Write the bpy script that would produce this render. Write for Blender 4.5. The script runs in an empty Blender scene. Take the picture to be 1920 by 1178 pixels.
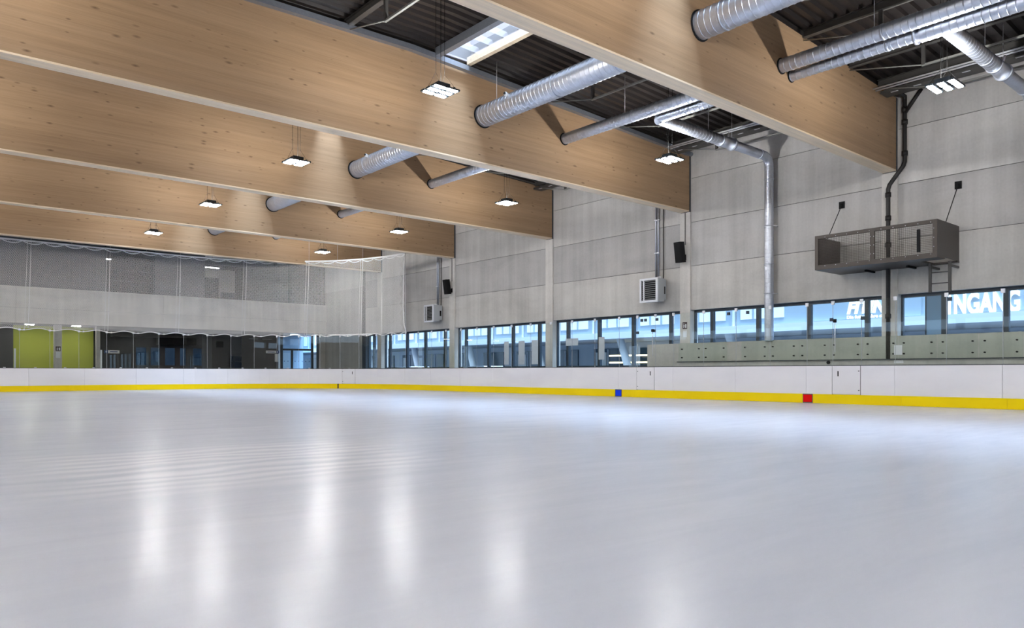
import bpy, math, random
from mathutils import Vector
random.seed(7)
S = bpy.context.scene
COL = S.collection
PI = math.pi

# ------------------------------------------------------------------ camera, sky, sun, exposure
THETA = math.atan2(1630.0, 1398.6)            # angle between the view axis and the hall's cross axis
cam_d = bpy.data.cameras.new('camera')
cam_d.sensor_width = 36.0
cam_d.lens = 36.0 * 1398.6 / 1920.0
cam_d.shift_y = 109.0 / 1920.0
cam_d.clip_end = 400
cam = bpy.data.objects.new('camera', cam_d)
cam.location = (0, 0, 0.92)
cam.rotation_euler = (PI / 2, 0, THETA - PI / 2)
COL.objects.link(cam)
S.camera = cam

W = bpy.data.worlds.new('sky')
S.world = W
W.use_nodes = True
bg = W.node_tree.nodes['Background']
bg.inputs['Color'].default_value = (0.58, 0.76, 1.0, 1)
bg.inputs['Strength'].default_value = 2.5

sun_d = bpy.data.lights.new('overcast_sun', 'SUN')
sun_d.energy = 29.0
sun_d.angle = math.radians(44)
sun_d.color = (0.60, 0.76, 1.0)
sun = bpy.data.objects.new('overcast_sun', sun_d)
sun.rotation_euler = (math.radians(14), 0, 0)  # light travels down and towards +Y
sun.location = (0, 0, 40)
COL.objects.link(sun)

LAMP_POWER = 300.0
ADDED_UPLIGHT_POWER = 430.0
LAMP_COLOR = (1.0, 0.978, 0.96)
vs = S.view_settings
vs.view_transform = 'Standard'
vs.look = 'None'
vs.exposure = 0.0
vs.gamma = 1.0
vs.use_curve_mapping = False
S.cycles.max_bounces = 9
S.cycles.diffuse_bounces = 5
S.cycles.glossy_bounces = 4
S.cycles.transparent_max_bounces = 24
S.cycles.caustics_reflective = False
S.cycles.caustics_refractive = False
S.cycles.sample_clamp_indirect = 0.0
S.cycles.use_denoising = True

# ------------------------------------------------------------------ materials
def mat(name, color=(0.5, 0.5, 0.5), rough=0.6, metal=0.0, spec=0.5, emit=None, estr=0.0):
    m = bpy.data.materials.new(name)
    m.use_nodes = True
    b = m.node_tree.nodes['Principled BSDF']
    b.inputs['Base Color'].default_value = (*color, 1)
    b.inputs['Roughness'].default_value = rough
    b.inputs['Metallic'].default_value = metal
    b.inputs['Specular IOR Level'].default_value = spec
    if emit:
        b.inputs['Emission Color'].default_value = (*emit, 1)
        b.inputs['Emission Strength'].default_value = estr
    return m

class NT:
    def __init__(self, m):
        self.m = m; self.t = m.node_tree; self.n = self.t.nodes; self.l = self.t.links
        self.b = self.n.get('Principled BSDF')
    def node(self, typ, **kw):
        x = self.n.new(typ)
        for k, v in kw.items(): setattr(x, k, v)
        return x
    def link(self, a, b): self.l.new(a, b)
    def coords(self, scale):
        g = self.node('ShaderNodeNewGeometry')
        mp = self.node('ShaderNodeMapping')
        mp.inputs['Scale'].default_value = scale
        self.link(g.outputs['Position'], mp.inputs['Vector'])
        return mp.outputs['Vector']
    def noise(self, scale, vec=None, s=1.0, detail=4.0, rough=0.5, dist=0.0):
        x = self.node('ShaderNodeTexNoise')
        x.inputs['Scale'].default_value = s
        x.inputs['Detail'].default_value = detail
        x.inputs['Roughness'].default_value = rough
        x.inputs['Distortion'].default_value = dist
        self.link(vec if vec else self.coords(scale), x.inputs['Vector'])
        return x.outputs['Fac']
    def ramp(self, fac, stops):
        r = self.node('ShaderNodeValToRGB')
        el = r.color_ramp.elements
        while len(el) < len(stops): el.new(0.5)
        for e, (p, c) in zip(el, stops):
            e.position = p; e.color = (*c, 1) if len(c) == 3 else c
        self.link(fac, r.inputs['Fac'])
        return r.outputs['Color']
    def mix(self, fac, a, b, mode='MIX'):
        x = self.node('ShaderNodeMix', data_type='RGBA', blend_type=mode)
        if isinstance(fac, (int, float)): x.inputs[0].default_value = fac
        else: self.link(fac, x.inputs[0])
        for v, i in ((a, 6), (b, 7)):
            if isinstance(v, tuple): x.inputs[i].default_value = (*v, 1)
            else: self.link(v, x.inputs[i])
        return x.outputs[2]
    def math(self, op, a, b=0.0, clamp=False):
        x = self.node('ShaderNodeMath', operation=op); x.use_clamp = clamp
        for v, i in ((a, 0), (b, 1)):
            if isinstance(v, (int, float)): x.inputs[i].default_value = v
            else: self.link(v, x.inputs[i])
        return x.outputs[0]
    def bump(self, h, strength=0.2, dist=0.02):
        x = self.node('ShaderNodeBump')
        x.inputs['Strength'].default_value = strength
        x.inputs['Distance'].default_value = dist
        self.link(h, x.inputs['Height'])
        self.link(x.outputs['Normal'], self.b.inputs['Normal'])
    def color(self, c): self.link(c, self.b.inputs['Base Color'])

def make_wood(name, dark, mid, light, knots=True):
    m = mat(name, mid, 0.55, spec=0.3)
    t = NT(m)
    broad = t.noise((0.10, 1.2, 2.0), s=1.0, detail=6, rough=0.68, dist=0.3)
    c = t.ramp(broad, [(0.3, dark), (0.5, mid), (0.7, light)])
    lam = t.noise((0.16, 9.0, 13.0), s=1.0, detail=3, rough=0.7)
    c = t.mix(0.5, c, t.ramp(lam, [(0.3, tuple(v * 0.72 for v in mid)), (0.7, tuple(v * 1.25 for v in mid))]), 'MIX')
    fine = t.noise((1.2, 60.0, 90.0), s=1.0, detail=2)
    c = t.mix(0.25, c, t.ramp(fine, [(0.3, tuple(v * 0.6 for v in mid)), (0.7, tuple(v * 1.2 for v in mid))]))
    if knots:
        v = t.node('ShaderNodeTexVoronoi', feature='F1')
        v.inputs['Scale'].default_value = 1.0
        t.link(t.coords((2.6, 5.0, 7.5)), v.inputs['Vector'])
        sep = t.node('ShaderNodeSeparateColor')
        t.link(v.outputs['Color'], sep.inputs['Color'])
        size = t.math('MULTIPLY', t.math('SUBTRACT', sep.outputs[0], 0.40, True), 0.52)
        k = t.math('SUBTRACT', 1.0, t.math('DIVIDE', v.outputs['Distance'], t.math('MAXIMUM', size, 0.001), True), True)
        c = t.mix(t.math('MULTIPLY', k, 0.85, True), c, (0.085, 0.045, 0.022))
    t.color(c)
    t.bump(lam, 0.08, 0.01)
    return m

M = {}
M['wood'] = make_wood('glulam_spruce', (0.285, 0.175, 0.092), (0.385, 0.252, 0.143), (0.46, 0.32, 0.20))
M['wood_pale_lit'] = make_wood('pale_lit_spruce', (0.75, 0.60, 0.42), (0.83, 0.685, 0.50), (0.88, 0.75, 0.57), False)  # spruce paled for the light on the beam soffits; skylight trims share it

def make_concrete(name, base, var=0.10):
    m = mat(name, base, 0.75, spec=0.25)
    t = NT(m)
    oi = t.node('ShaderNodeObjectInfo')
    tone = t.math('ADD', t.math('MULTIPLY', oi.outputs['Random'], var * 2), 1.0 - var)
    big = t.noise((0.35, 0.35, 0.8), s=1.0, detail=6, rough=0.65, dist=0.4)
    lo = tuple(v * 0.72 for v in base); hi = tuple(v * 1.16 for v in base)
    c = t.ramp(big, [(0.32, lo), (0.52, base), (0.70, hi)])
    streak = t.noise((2.2, 2.2, 0.12), s=1.0, detail=4, rough=0.6)
    c = t.mix(0.45, c, t.ramp(streak, [(0.35, tuple(v * 0.72 for v in base)), (0.65, tuple(v * 1.15 for v in base))]))
    fine = t.noise((14, 14, 14), s=1.0, detail=3)
    c = t.mix(0.15, c, t.ramp(fine, [(0.3, lo), (0.7, hi)]))
    mm = t.node('ShaderNodeMix', data_type='RGBA', blend_type='MULTIPLY')
    mm.inputs[0].default_value = 1.0
    t.link(c, mm.inputs[6]); t.link(tone, mm.inputs[7])
    t.color(mm.outputs[2])
    t.bump(fine, 0.1, 0.004)
    return m

M['concrete'] = make_concrete('precast_concrete', (0.60, 0.585, 0.555), 0.10)
M['concrete_dark'] = make_concrete('darker_precast_concrete', (0.50, 0.49, 0.475), 0.08)
M['concrete_pale'] = make_concrete('smooth_concrete', (0.66, 0.64, 0.60), 0.03)
M['parapet'] = make_concrete('pale_parapet_concrete', (0.86, 0.83, 0.76), 0.02)
M['seam'] = mat('joint_sealant', (0.16, 0.155, 0.15), 0.8)

def make_ice():
    m = mat('ice', (0.80, 0.82, 0.88), 0.2, spec=0.13)
    t = NT(m)
    a = t.noise((0.10, 0.32, 1), s=1.0, detail=6, rough=0.62, dist=0.6)
    c = t.ramp(a, [(0.3, (0.545, 0.59, 0.705)), (0.5, (0.60, 0.64, 0.745)), (0.68, (0.65, 0.685, 0.77))])
    b = t.noise((0.5, 2.6, 1), s=1.0, detail=5, rough=0.7, dist=1.0)
    c = t.mix(0.35, c, t.ramp(b, [(0.3, (0.555, 0.60, 0.71)), (0.7, (0.67, 0.705, 0.785))]))
    # stripes of light lying across the ice, painted into its base colour
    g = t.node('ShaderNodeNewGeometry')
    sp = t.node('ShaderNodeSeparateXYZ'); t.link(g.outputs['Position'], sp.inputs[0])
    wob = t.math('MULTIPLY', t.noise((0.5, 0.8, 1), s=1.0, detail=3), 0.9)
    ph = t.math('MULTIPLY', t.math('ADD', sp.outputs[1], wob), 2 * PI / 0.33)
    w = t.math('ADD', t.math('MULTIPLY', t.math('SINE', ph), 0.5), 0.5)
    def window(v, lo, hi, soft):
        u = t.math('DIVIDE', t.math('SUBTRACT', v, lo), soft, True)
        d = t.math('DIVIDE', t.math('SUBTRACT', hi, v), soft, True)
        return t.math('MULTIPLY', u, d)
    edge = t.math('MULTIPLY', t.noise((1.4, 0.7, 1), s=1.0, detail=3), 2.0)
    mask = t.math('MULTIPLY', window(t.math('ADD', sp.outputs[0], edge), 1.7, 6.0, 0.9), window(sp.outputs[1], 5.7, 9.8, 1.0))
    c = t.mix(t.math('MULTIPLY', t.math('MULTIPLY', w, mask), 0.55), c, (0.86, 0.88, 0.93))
    t.color(c)
    r = t.math('ADD', t.math('MULTIPLY', b, 0.07), 0.21)
    t.link(r, t.b.inputs['Roughness'])
    wav = t.noise((0.9, 0.9, 1), s=1.0, detail=3)
    t.bump(wav, 0.10, 0.01)
    return m
M['ice'] = make_ice()

M['floor'] = mat('dark_rubber_floor', (0.10, 0.10, 0.105), 0.8)
M['board'] = mat('white_plastic_board', (0.74, 0.745, 0.79), 0.38)
t = NT(M['board'])
t.color(t.ramp(t.noise((0.5, 0.5, 1.6), s=1.0, detail=5), [(0.3, (0.80, 0.80, 0.85)), (0.7, (0.87, 0.87, 0.905))]))
M['yellow'] = mat('yellow_plastic_kick_plate', (0.95, 0.72, 0.0), 0.5, spec=0.2)
M['red'] = mat('red_plastic', (0.85, 0.004, 0.004), 0.5, spec=0.1)
M['blue'] = mat('blue_plastic', (0.008, 0.05, 0.80), 0.5, spec=0.1)
M['gasket'] = mat('dark_gasket', (0.05, 0.06, 0.07), 0.5)
M['black'] = mat('black_plastic', (0.008, 0.008, 0.009), 0.7, spec=0.2)
M['wire'] = mat('black_wire', (0.003, 0.003, 0.003), 0.9, spec=0.0)
M['iron'] = mat('black_cast_iron', (0.010, 0.009, 0.009), 0.5)
M['dark_steel'] = mat('dark_painted_steel', (0.060, 0.058, 0.054), 0.5)
M['grey_steel'] = mat('grey_primed_steel', (0.24, 0.24, 0.22), 0.5, 0.2)
M['frame'] = mat('anthracite_frame', (0.030, 0.045, 0.062), 0.4)
M['brown_steel'] = mat('brown_grey_painted_steel', (0.062, 0.052, 0.045), 0.42, 0.3)
M['white_steel'] = mat('white_painted_steel', (0.72, 0.74, 0.78), 0.4)
M['case'] = mat('grey_painted_casing', (0.46, 0.49, 0.52), 0.4, 0.2)
M['clamp'] = mat('aluminium_clamp', (0.72, 0.74, 0.78), 0.35, 0.3)
M['rope'] = mat('white_rope', (0.94, 0.94, 0.92), 0.8)
M['paint_white'] = mat('white_paint', (0.80, 0.80, 0.80), 0.5)
M['purlin'] = mat('dark_purlin_steel', (0.085, 0.082, 0.076), 0.45, 0.2)
M['deck'] = mat('dark_coated_deck', (0.022, 0.018, 0.017), 0.40, 0.3)

def make_galv(name, base, rough=0.34):
    m = mat(name, base, rough, 0.85)
    t = NT(m)
    v = t.node('ShaderNodeTexVoronoi'); v.inputs['Scale'].default_value = 22
    t.link(t.coords((1, 1, 1)), v.inputs['Vector'])
    sep = t.node('ShaderNodeSeparateColor'); t.link(v.outputs['Color'], sep.inputs['Color'])
    t.color(t.ramp(sep.outputs[0], [(0.0, tuple(x * 0.95 for x in base)), (1.0, tuple(min(1, x * 1.05) for x in base))]))
    return m
M['galv'] = make_galv('galvanised_sheet', (0.53, 0.57, 0.645), 0.40)
M['tray'] = make_galv('galvanised_tray', (0.36, 0.40, 0.46), 0.45)

def make_glass(name, tint, refl_rough=0.0, boost=1.0):
    m = bpy.data.materials.new(name); m.use_nodes = True
    n = m.node_tree.nodes; l = m.node_tree.links
    n.remove(n['Principled BSDF'])
    out = n['Material Output']
    tr = n.new('ShaderNodeBsdfTransparent'); tr.inputs['Color'].default_value = (*tint, 1)
    gl = n.new('ShaderNodeBsdfGlossy'); gl.inputs['Roughness'].default_value = refl_rough
    fr = n.new('ShaderNodeFresnel'); fr.inputs['IOR'].default_value = 1.45
    mu = n.new('ShaderNodeMath'); mu.operation = 'MULTIPLY'; mu.inputs[1].default_value = boost
    geo = n.new('ShaderNodeNewGeometry')
    front = n.new('ShaderNodeMath'); front.operation = 'SUBTRACT'; front.inputs[0].default_value = 1.0
    l.new(geo.outputs['Backfacing'], front.inputs[1])
    mm = n.new('ShaderNodeMath'); mm.operation = 'MULTIPLY'
    l.new(fr.outputs[0], mu.inputs[0]); l.new(mu.outputs[0], mm.inputs[0]); l.new(front.outputs[0], mm.inputs[1])
    mx = n.new('ShaderNodeMixShader')
    l.new(mm.outputs[0], mx.inputs['Fac']); l.new(tr.outputs[0], mx.inputs[1]); l.new(gl.outputs[0], mx.inputs[2])
    l.new(mx.outputs[0], out.inputs['Surface'])
    return m
M['glass'] = make_glass('clear_rink_glass', (0.955, 0.98, 0.972), 0.0, 1.9)
M['window_glass'] = make_glass('window_glass', (0.93, 0.97, 1.0), 0.0, 0.8)
M['bench_glass'] = make_glass('green_toughened_glass', (0.95, 0.98, 0.955), 0.0, 1.4)
M['bluish_glass'] = make_glass('bluish_glass', (0.72, 0.86, 0.98), 0.0, 1.0)
pm = bpy.data.materials.new('backlit_poster_paper'); pm.use_nodes = True
pn = pm.node_tree.nodes; pn.remove(pn['Principled BSDF'])
pd = pn.new('ShaderNodeBsdfDiffuse'); pd.inputs['Color'].default_value = (0.86, 0.87, 0.90, 1)
pt = pn.new('ShaderNodeBsdfTranslucent'); pt.inputs['Color'].default_value = (0.86, 0.87, 0.90, 1)
px = pn.new('ShaderNodeMixShader'); px.inputs['Fac'].default_value = 0.55
pm.node_tree.links.new(pd.outputs[0], px.inputs[1]); pm.node_tree.links.new(pt.outputs[0], px.inputs[2])
pm.node_tree.links.new(px.outputs[0], pn['Material Output'].inputs['Surface'])
M['poster'] = pm
M['frosted'] = mat('blue_frosted_sheet', (0.20, 0.36, 0.55), 0.4)
M['foyer_glass'] = make_glass('blue_foyer_glass', (0.10, 0.125, 0.15), 0.0, 1.0)
M['tinted_glass'] = make_glass('smoked_glass', (0.72, 0.74, 0.78), 0.0, 0.6)

def make_skylight():
    m = bpy.data.materials.new('translucent_skylight_sheet'); m.use_nodes = True
    n = m.node_tree.nodes; l = m.node_tree.links
    n.remove(n['Principled BSDF'])
    tr = n.new('ShaderNodeBsdfTransparent')
    tl = n.new('ShaderNodeBsdfTranslucent'); tl.inputs['Color'].default_value = (0.85, 0.82, 0.84, 1)
    df = n.new('ShaderNodeBsdfDiffuse'); df.inputs['Color'].default_value = (0.85, 0.83, 0.84, 1)
    a = n.new('ShaderNodeMixShader'); a.inputs['Fac'].default_value = 0.55
    b = n.new('ShaderNodeMixShader'); b.inputs['Fac'].default_value = 0.13
    l.new(df.outputs[0], a.inputs[1]); l.new(tl.outputs[0], a.inputs[2])
    l.new(tr.outputs[0], b.inputs[1]); l.new(a.outputs[0], b.inputs[2])
    l.new(b.outputs[0], n['Material Output'].inputs['Surface'])
    return m
M['skylight'] = make_skylight()
M['added_shaft'] = mat('added_shaft_lining', (0.30, 0.275, 0.29), 0.7)

M['led'] = mat('led_panel', (1, 1, 1), 0.5, emit=LAMP_COLOR, estr=LAMP_POWER)
M['downlight'] = mat('ceiling_downlight', (1, 1, 1), 0.5, emit=(1.0, 0.97, 0.92), estr=40.0)
M['warm_lamp'] = mat('warm_lamp', (1, 1, 1), 0.5, emit=(1.0, 0.80, 0.45), estr=4.0)
M['lime'] = mat('lime_green_wall_paint', (0.50, 0.54, 0.07), 0.6)
M['cladding'] = mat('anthracite_cladding', (0.112, 0.116, 0.130), 0.5)
M['dark_clad'] = mat('dark_interior_panel', (0.060, 0.057, 0.060), 0.55)
M['grey_ceiling'] = mat('grey_soffit', (0.30, 0.30, 0.31), 0.7)
M['room'] = mat('office_wall_paint', (0.52, 0.52, 0.42), 0.7)
M['slat'] = mat('grey_venetian_slat', (0.22, 0.225, 0.235), 0.5)
M['facade'] = mat('grey_blue_facade_sheet', (0.30, 0.38, 0.45), 0.5)
M['facade_white'] = mat('white_facade_render', (0.60, 0.66, 0.73), 0.6)
M['letter'] = mat('white_sign_lettering', (0.97, 0.97, 0.97), 0.5, emit=(1, 1, 1), estr=0.9)  # glow put into the letters in place of daylight falling on them
M['facade_light'] = mat('pale_facade_panel', (0.85, 0.86, 0.85), 0.5)
M['facade_glass'] = mat('blue_facade_glazing', (0.045, 0.095, 0.15), 0.12)
M['asphalt'] = mat('asphalt', (0.09, 0.10, 0.115), 0.9)
M['car'] = mat('silver_car_paint', (0.55, 0.58, 0.62), 0.25, 0.4)
M['sign_blue'] = mat('navy_sign_face', (0.015, 0.06, 0.20), 0.5)
M['sign_brown'] = mat('dark_pictogram_field', (0.05, 0.025, 0.03), 0.5)
M['paper'] = mat('paper', (0.86, 0.87, 0.90), 0.7)

# ------------------------------------------------------------------ helpers
class MB:
    """collects boxes, prisms and tubes in world coordinates; build() links them as ONE mesh object"""
    def __init__(self): self.v = []; self.f = []; self.smooth = []
    def box(self, x0, x1, y0, y1, z0, z1):
        b = len(self.v)
        self.v += [(x0, y0, z0), (x1, y0, z0), (x1, y1, z0), (x0, y1, z0), (x0, y0, z1), (x1, y0, z1), (x1, y1, z1), (x0, y1, z1)]
        for q in ((0, 3, 2, 1), (4, 5, 6, 7), (0, 1, 5, 4), (1, 2, 6, 5), (2, 3, 7, 6), (3, 0, 4, 7)):
            self.f.append(tuple(b + i for i in q)); self.smooth.append(False)
        return self
    def hexa(self, pts):
        b = len(self.v); self.v += [tuple(p) for p in pts]
        for q in ((0, 3, 2, 1), (4, 5, 6, 7), (0, 1, 5, 4), (1, 2, 6, 5), (2, 3, 7, 6), (3, 0, 4, 7)):
            self.f.append(tuple(b + i for i in q)); self.smooth.append(False)
        return self
    def prism(self, poly, axis, a0, a1):
        """extrude a polygon (in the two other axes, in order) from a0 to a1 along axis"""
        def P(p, a):
            return (a, p[0], p[1]) if axis == 'X' else (p[0], a, p[1]) if axis == 'Y' else (p[0], p[1], a)
        n = len(poly); b = len(self.v)
        self.v += [P(p, a0) for p in poly] + [P(p, a1) for p in poly]
        self.f.append(tuple(b + i for i in reversed(range(n)))); self.smooth.append(False)
        self.f.append(tuple(b + n + i for i in range(n))); self.smooth.append(False)
        for i in range(n):
            j = (i + 1) % n
            self.f.append((b + i, b + j, b + n + j, b + n + i)); self.smooth.append(False)
        return self
    def tube(self, path, rad, n=12, cap=True, smooth=True):
        """round tube along points; rad a number or one radius per point"""
        P = [Vector(p) for p in path]
        R = rad if isinstance(rad, (list, tuple)) else [rad] * len(P)
        b = len(self.v)
        up = None
        for i, p in enumerate(P):
            if i == 0: d = (P[1] - P[0]).normalized()
            elif i == len(P) - 1: d = (P[-1] - P[-2]).normalized()
            else:
                d = (P[i + 1] - P[i]).normalized() + (P[i] - P[i - 1]).normalized()
                d = d.normalized() if d.length > 1e-6 else (P[i + 1] - P[i]).normalized()
            if up is None:
                up = Vector((0, 0, 1)) if abs(d.z) < 0.9 else Vector((1, 0, 0))
            u = d.cross(up).normalized(); w = u.cross(d).normalized(); up = w
            for k in range(n):
                a = 2 * PI * k / n
                q = p + (u * math.cos(a) + w * math.sin(a)) * R[i]
                self.v.append((q.x, q.y, q.z))
        for i in range(len(P) - 1):
            for k in range(n):
                k2 = (k + 1) % n
                self.f.append((b + i * n + k, b + i * n + k2, b + (i + 1) * n + k2, b + (i + 1) * n + k)); self.smooth.append(smooth)
        if cap:
            self.f.append(tuple(b + k for k in reversed(range(n)))); self.smooth.append(False)
            e = b + (len(P) - 1) * n
            self.f.append(tuple(e + k for k in range(n))); self.smooth.append(False)
        return self
    def quad(self, a, b_, c, d):
        b = len(self.v); self.v += [tuple(a), tuple(b_), tuple(c), tuple(d)]
        self.f.append((b, b + 1, b + 2, b + 3)); self.smooth.append(False)
        return self
    def build(self, name, m, parent=None, loc=None):
        """vertices are world coordinates; the object's origin is its parent's origin (or loc)"""
        if parent is not None: o0 = world_loc(parent)
        elif loc is not None: o0 = Vector(loc)
        else:
            o0 = Vector(((min(v[0] for v in self.v) + max(v[0] for v in self.v)) / 2,
                         (min(v[1] for v in self.v) + max(v[1] for v in self.v)) / 2, min(v[2] for v in self.v)))
        me = bpy.data.meshes.new(name)
        me.from_pydata([(v[0] - o0.x, v[1] - o0.y, v[2] - o0.z) for v in self.v], [], self.f)
        me.polygons.foreach_set('use_smooth', self.smooth)
        me.materials.append(M[m] if isinstance(m, str) else m)
        me.update()
        o = bpy.data.objects.new(name, me)
        COL.objects.link(o)
        if parent is not None: o.parent = parent
        else: o.location = o0
        return o

def world_loc(o):
    v = Vector(o.location)
    while o.parent is not None:
        o = o.parent; v += Vector(o.location)
    return v
def box(name, m, x0, x1, y0, y1, z0, z1, parent=None): return MB().box(x0, x1, y0, y1, z0, z1).build(name, m, parent)
def thing(name, label, cat, loc=(0, 0, 0), group=None):
    o = bpy.data.objects.new(name, None); COL.objects.link(o); o.location = loc
    o.empty_display_size = 0.2
    return tag(o, label, cat, group)
def tag(o, label, cat, group=None):
    o['label'] = label; o['category'] = cat
    if group: o['group'] = group
    return o
def struct(o, label=None):
    o['kind'] = 'structure'
    if label: o['label'] = label
    return o
def sroot(name, label, loc=(0, 0, 0)):
    o = bpy.data.objects.new(name, None); COL.objects.link(o); o.location = loc
    return struct(o, label)
def stuff(o): o['kind'] = 'stuff'; return o
def kids(o): return list(o.children)
def copy_tree(o, off, label=None, group=None):
    c = o.copy(); COL.objects.link(c); c.location = Vector(o.location) + Vector(off)
    if label: c['label'] = label
    if group: c['group'] = group
    for ch in kids(o):
        d = ch.copy(); COL.objects.link(d); d.parent = c
        for g in kids(ch):
            e = g.copy(); COL.objects.link(e); e.parent = d
    return c
ORD = ['first', 'second', 'third', 'fourth', 'fifth', 'sixth', 'seventh', 'eighth', 'ninth', 'tenth', 'eleventh', 'twelfth']

# ------------------------------------------------------------------ the main measures of the hall
XW = 23.5                     # inner face of the long concrete wall
XL, YB, YE = -14.0, -26.0, 46.8
AX = [2.22 + 7.5 * k for k in range(6)]   # column and beam axes (2.22 is behind the picture's edge)
def roof(x): return 9.70 - (0.04 if x > 11.0 else 0.018) * abs(x - 11.0)     # top edge of the beams
def deck(x): return roof(x) + 0.14
BX, CXr, CYr, RR, YEND = 21.2, 12.7, 33.35, 8.5, 41.85  # rink: right boards, corner centre, radius, end boards
BH = 1.12                     # board height

# ------------------------------------------------------------------ floor and ice
pts = [(BX, -11.0), (BX, CYr)]
for i in range(1, 17):
    a = i / 16 * PI / 2
    pts.append((CXr + RR * math.cos(a), CYr + RR * math.sin(a)))
pts += [(-0.3, YEND)]
for i in range(1, 17):
    a = PI / 2 + i / 16 * PI / 2
    pts.append((-0.3 + RR * math.cos(a), CYr + RR * math.sin(a)))
pts += [(-8.8, -11.0)]
for i in range(1, 17):
    a = PI + i / 16 * PI / 2
    pts.append((-0.3 + RR * math.cos(a), -11.0 + RR * math.sin(a)))
pts += [(CXr, -19.5)]
for i in range(1, 16):
    a = 1.5 * PI + i / 16 * PI / 2
    pts.append((CXr + RR * math.cos(a), -11.0 + RR * math.sin(a)))
ice = MB(); ice.v = [(x, y, 0.0) for x, y in pts]; ice.f = [tuple(range(len(pts)))]; ice.smooth = [False]
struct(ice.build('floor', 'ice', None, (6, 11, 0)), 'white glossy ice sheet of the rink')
struct(box('floor_surround', 'floor', XL, XW + 0.4, YB, 62.0, -0.20, -0.03), 'dark floor around the ice, behind the boards')
struct(box('floor_outside', 'asphalt', XW + 0.4, 120, -40, 140, -0.35, -0.10), 'asphalt forecourt outside the windows')

# ------------------------------------------------------------------ right wall: columns, precast panels, windows
wr = sroot('wall_right', 'long precast concrete wall with a low window strip', (XW, 10, 0))
ROWS = [3.27, 4.93, 6.58, 8.24, 9.30]
def wall_bay(y0, y1, raised):
    for r in range(4):
        z0, z1 = ROWS[r], ROWS[r + 1]
        g = 0.010
        if r == 3:
            MB().box(XW, XW + 0.40, y0, y1, z0 + g, z1).build('concrete_panel', 'concrete', wr)
        else:
            MB().box(XW, XW + 0.40, y0, y1, z0 + (g if r else 0), z1 - g).build('concrete_panel', 'concrete_dark' if r == 1 else 'concrete', wr)
    MB().box(XW + 0.03, XW + 0.36, y0, y1, 3.4, 9.3).build('joint_seal', 'seam', wr)
    MB().box(XW, XW + 0.40, y0, y1, -0.03, 0.92).build('concrete_panel', 'concrete', wr)
CW = 0.23
for k in range(-4, 6):
    yc = 2.22 + 7.5 * k
    y0 = yc + CW; y1 = yc + 7.5 - CW
    if k == 5: y1 = 41.50
    wall_bay(y0, y1, k < 2)
    ztop = 6.98
    c = MB().box(XW - 0.07, XW + 0.42, yc - CW, yc + CW, -0.03, ztop - 0.012)
    c.box(XW + 0.02, XW + 0.42, yc - CW, yc + CW, ztop - 0.012, 9.3)
    c.build('concrete_column', 'concrete_pale', wr)
    if k == 5: break
# beyond the expansion joint the end building begins
MB().box(XW + 0.01, XW + 0.4, 41.50, 41.95, -0.03, 9.6).build('expansion_joint', 'gasket', wr)
for i in range(3):
    z = (-0.03, 3.3, 6.3, 9.6)
    MB().box(XW, XW + 0.4, 41.95, YE + 0.2, z[i] + 0.008, z[i + 1] - 0.008).build('concrete_panel', 'concrete', wr)
MB().box(XW + 0.05, XW + 0.4, 41.95, YE + 0.2, 0, 9.6).build('joint_seal', 'seam', wr)

MULL = [16.2 + 1.895 * k for k in range(-26, 14)]
MULL = [y if not 8.3 < y < 8.8 else 8.3 for y in MULL]
XG = XW + 0.20
nwin = 0
for k in range(5, -5, -1):
    yc = 2.22 + 7.5 * k
    y0 = yc + CW; y1 = yc + 7.5 - CW
    if k == 5: y1 = 41.5
    nwin += 1
    w = sroot('window_%d' % nwin, 'dark framed strip window in the %s bay of the concrete wall, counted from the end wall' % ORD[nwin - 1], (XG, (y0 + y1) / 2, 0.92))
    fr = MB()
    fr.box(XG, XG + 0.12, y0, y1, 3.17, 3.27)
    fr.box(XG, XG + 0.12, y0, y1, 0.92, 1.20)
    fr.box(XG, XG + 0.12, y0, y0 + 0.05, 1.20, 3.17); fr.box(XG, XG + 0.12, y1 - 0.05, y1, 1.20, 3.17)
    fr.build('window_frame', 'frame', w)
    ms = [y for y in MULL if y0 + 0.2 < y < y1 - 0.1]
    for y in ms:
        box('mullion', 'frame', XG - 0.02, XG + 0.12, y - 0.065, y + 0.065, 1.20, 3.17, w)
    ed = [y0 - 0.0] + ms + [y1 + 0.0]
    for a, b in zip(ed, ed[1:]):
        box('pane', 'window_glass', XG + 0.05, XG + 0.062, a + 0.066, b - 0.066, 1.205, 3.165, w)
    if k == 0:
        box('frosted_leaf', 'frosted', XG + 0.02, XG + 0.04, 8.37, 8.78, 1.205, 3.165, w)
        box('leaf_stile', 'frame', XG + 0.0, XG + 0.045, 8.781, 8.81, 1.205, 3.165, w)
    box('window_sill', 'white_steel', XW - 0.01, XG - 0.001, y0 + 0.01, y1 - 0.01, 0.925, 0.95, w)

# ------------------------------------------------------------------ left and back walls (behind the photographer)
wl = sroot('wall_left', 'concrete wall across the hall with a window strip', (XL, 10, 0))
MB().box(XL - 0.3, XL, YB, YE, -0.03, 3.9).build('concrete_panel', 'concrete_pale', wl)
MB().box(XL - 0.3, XL, YB, YE, 4.6, 9.6).build('concrete_panel', 'concrete_pale', wl)
for i in range(14):
    y = YB + i * 5.6
    MB().box(XL - 0.3, XL, y - 0.25, y + 0.25, 3.9, 4.6).build('concrete_pier', 'concrete_pale', wl)
struct(box('wall_back', 'concrete_pale', XL, XW + 0.4, YB - 0.3, YB, -0.03, 9.7), 'concrete wall behind the photographer')

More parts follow.
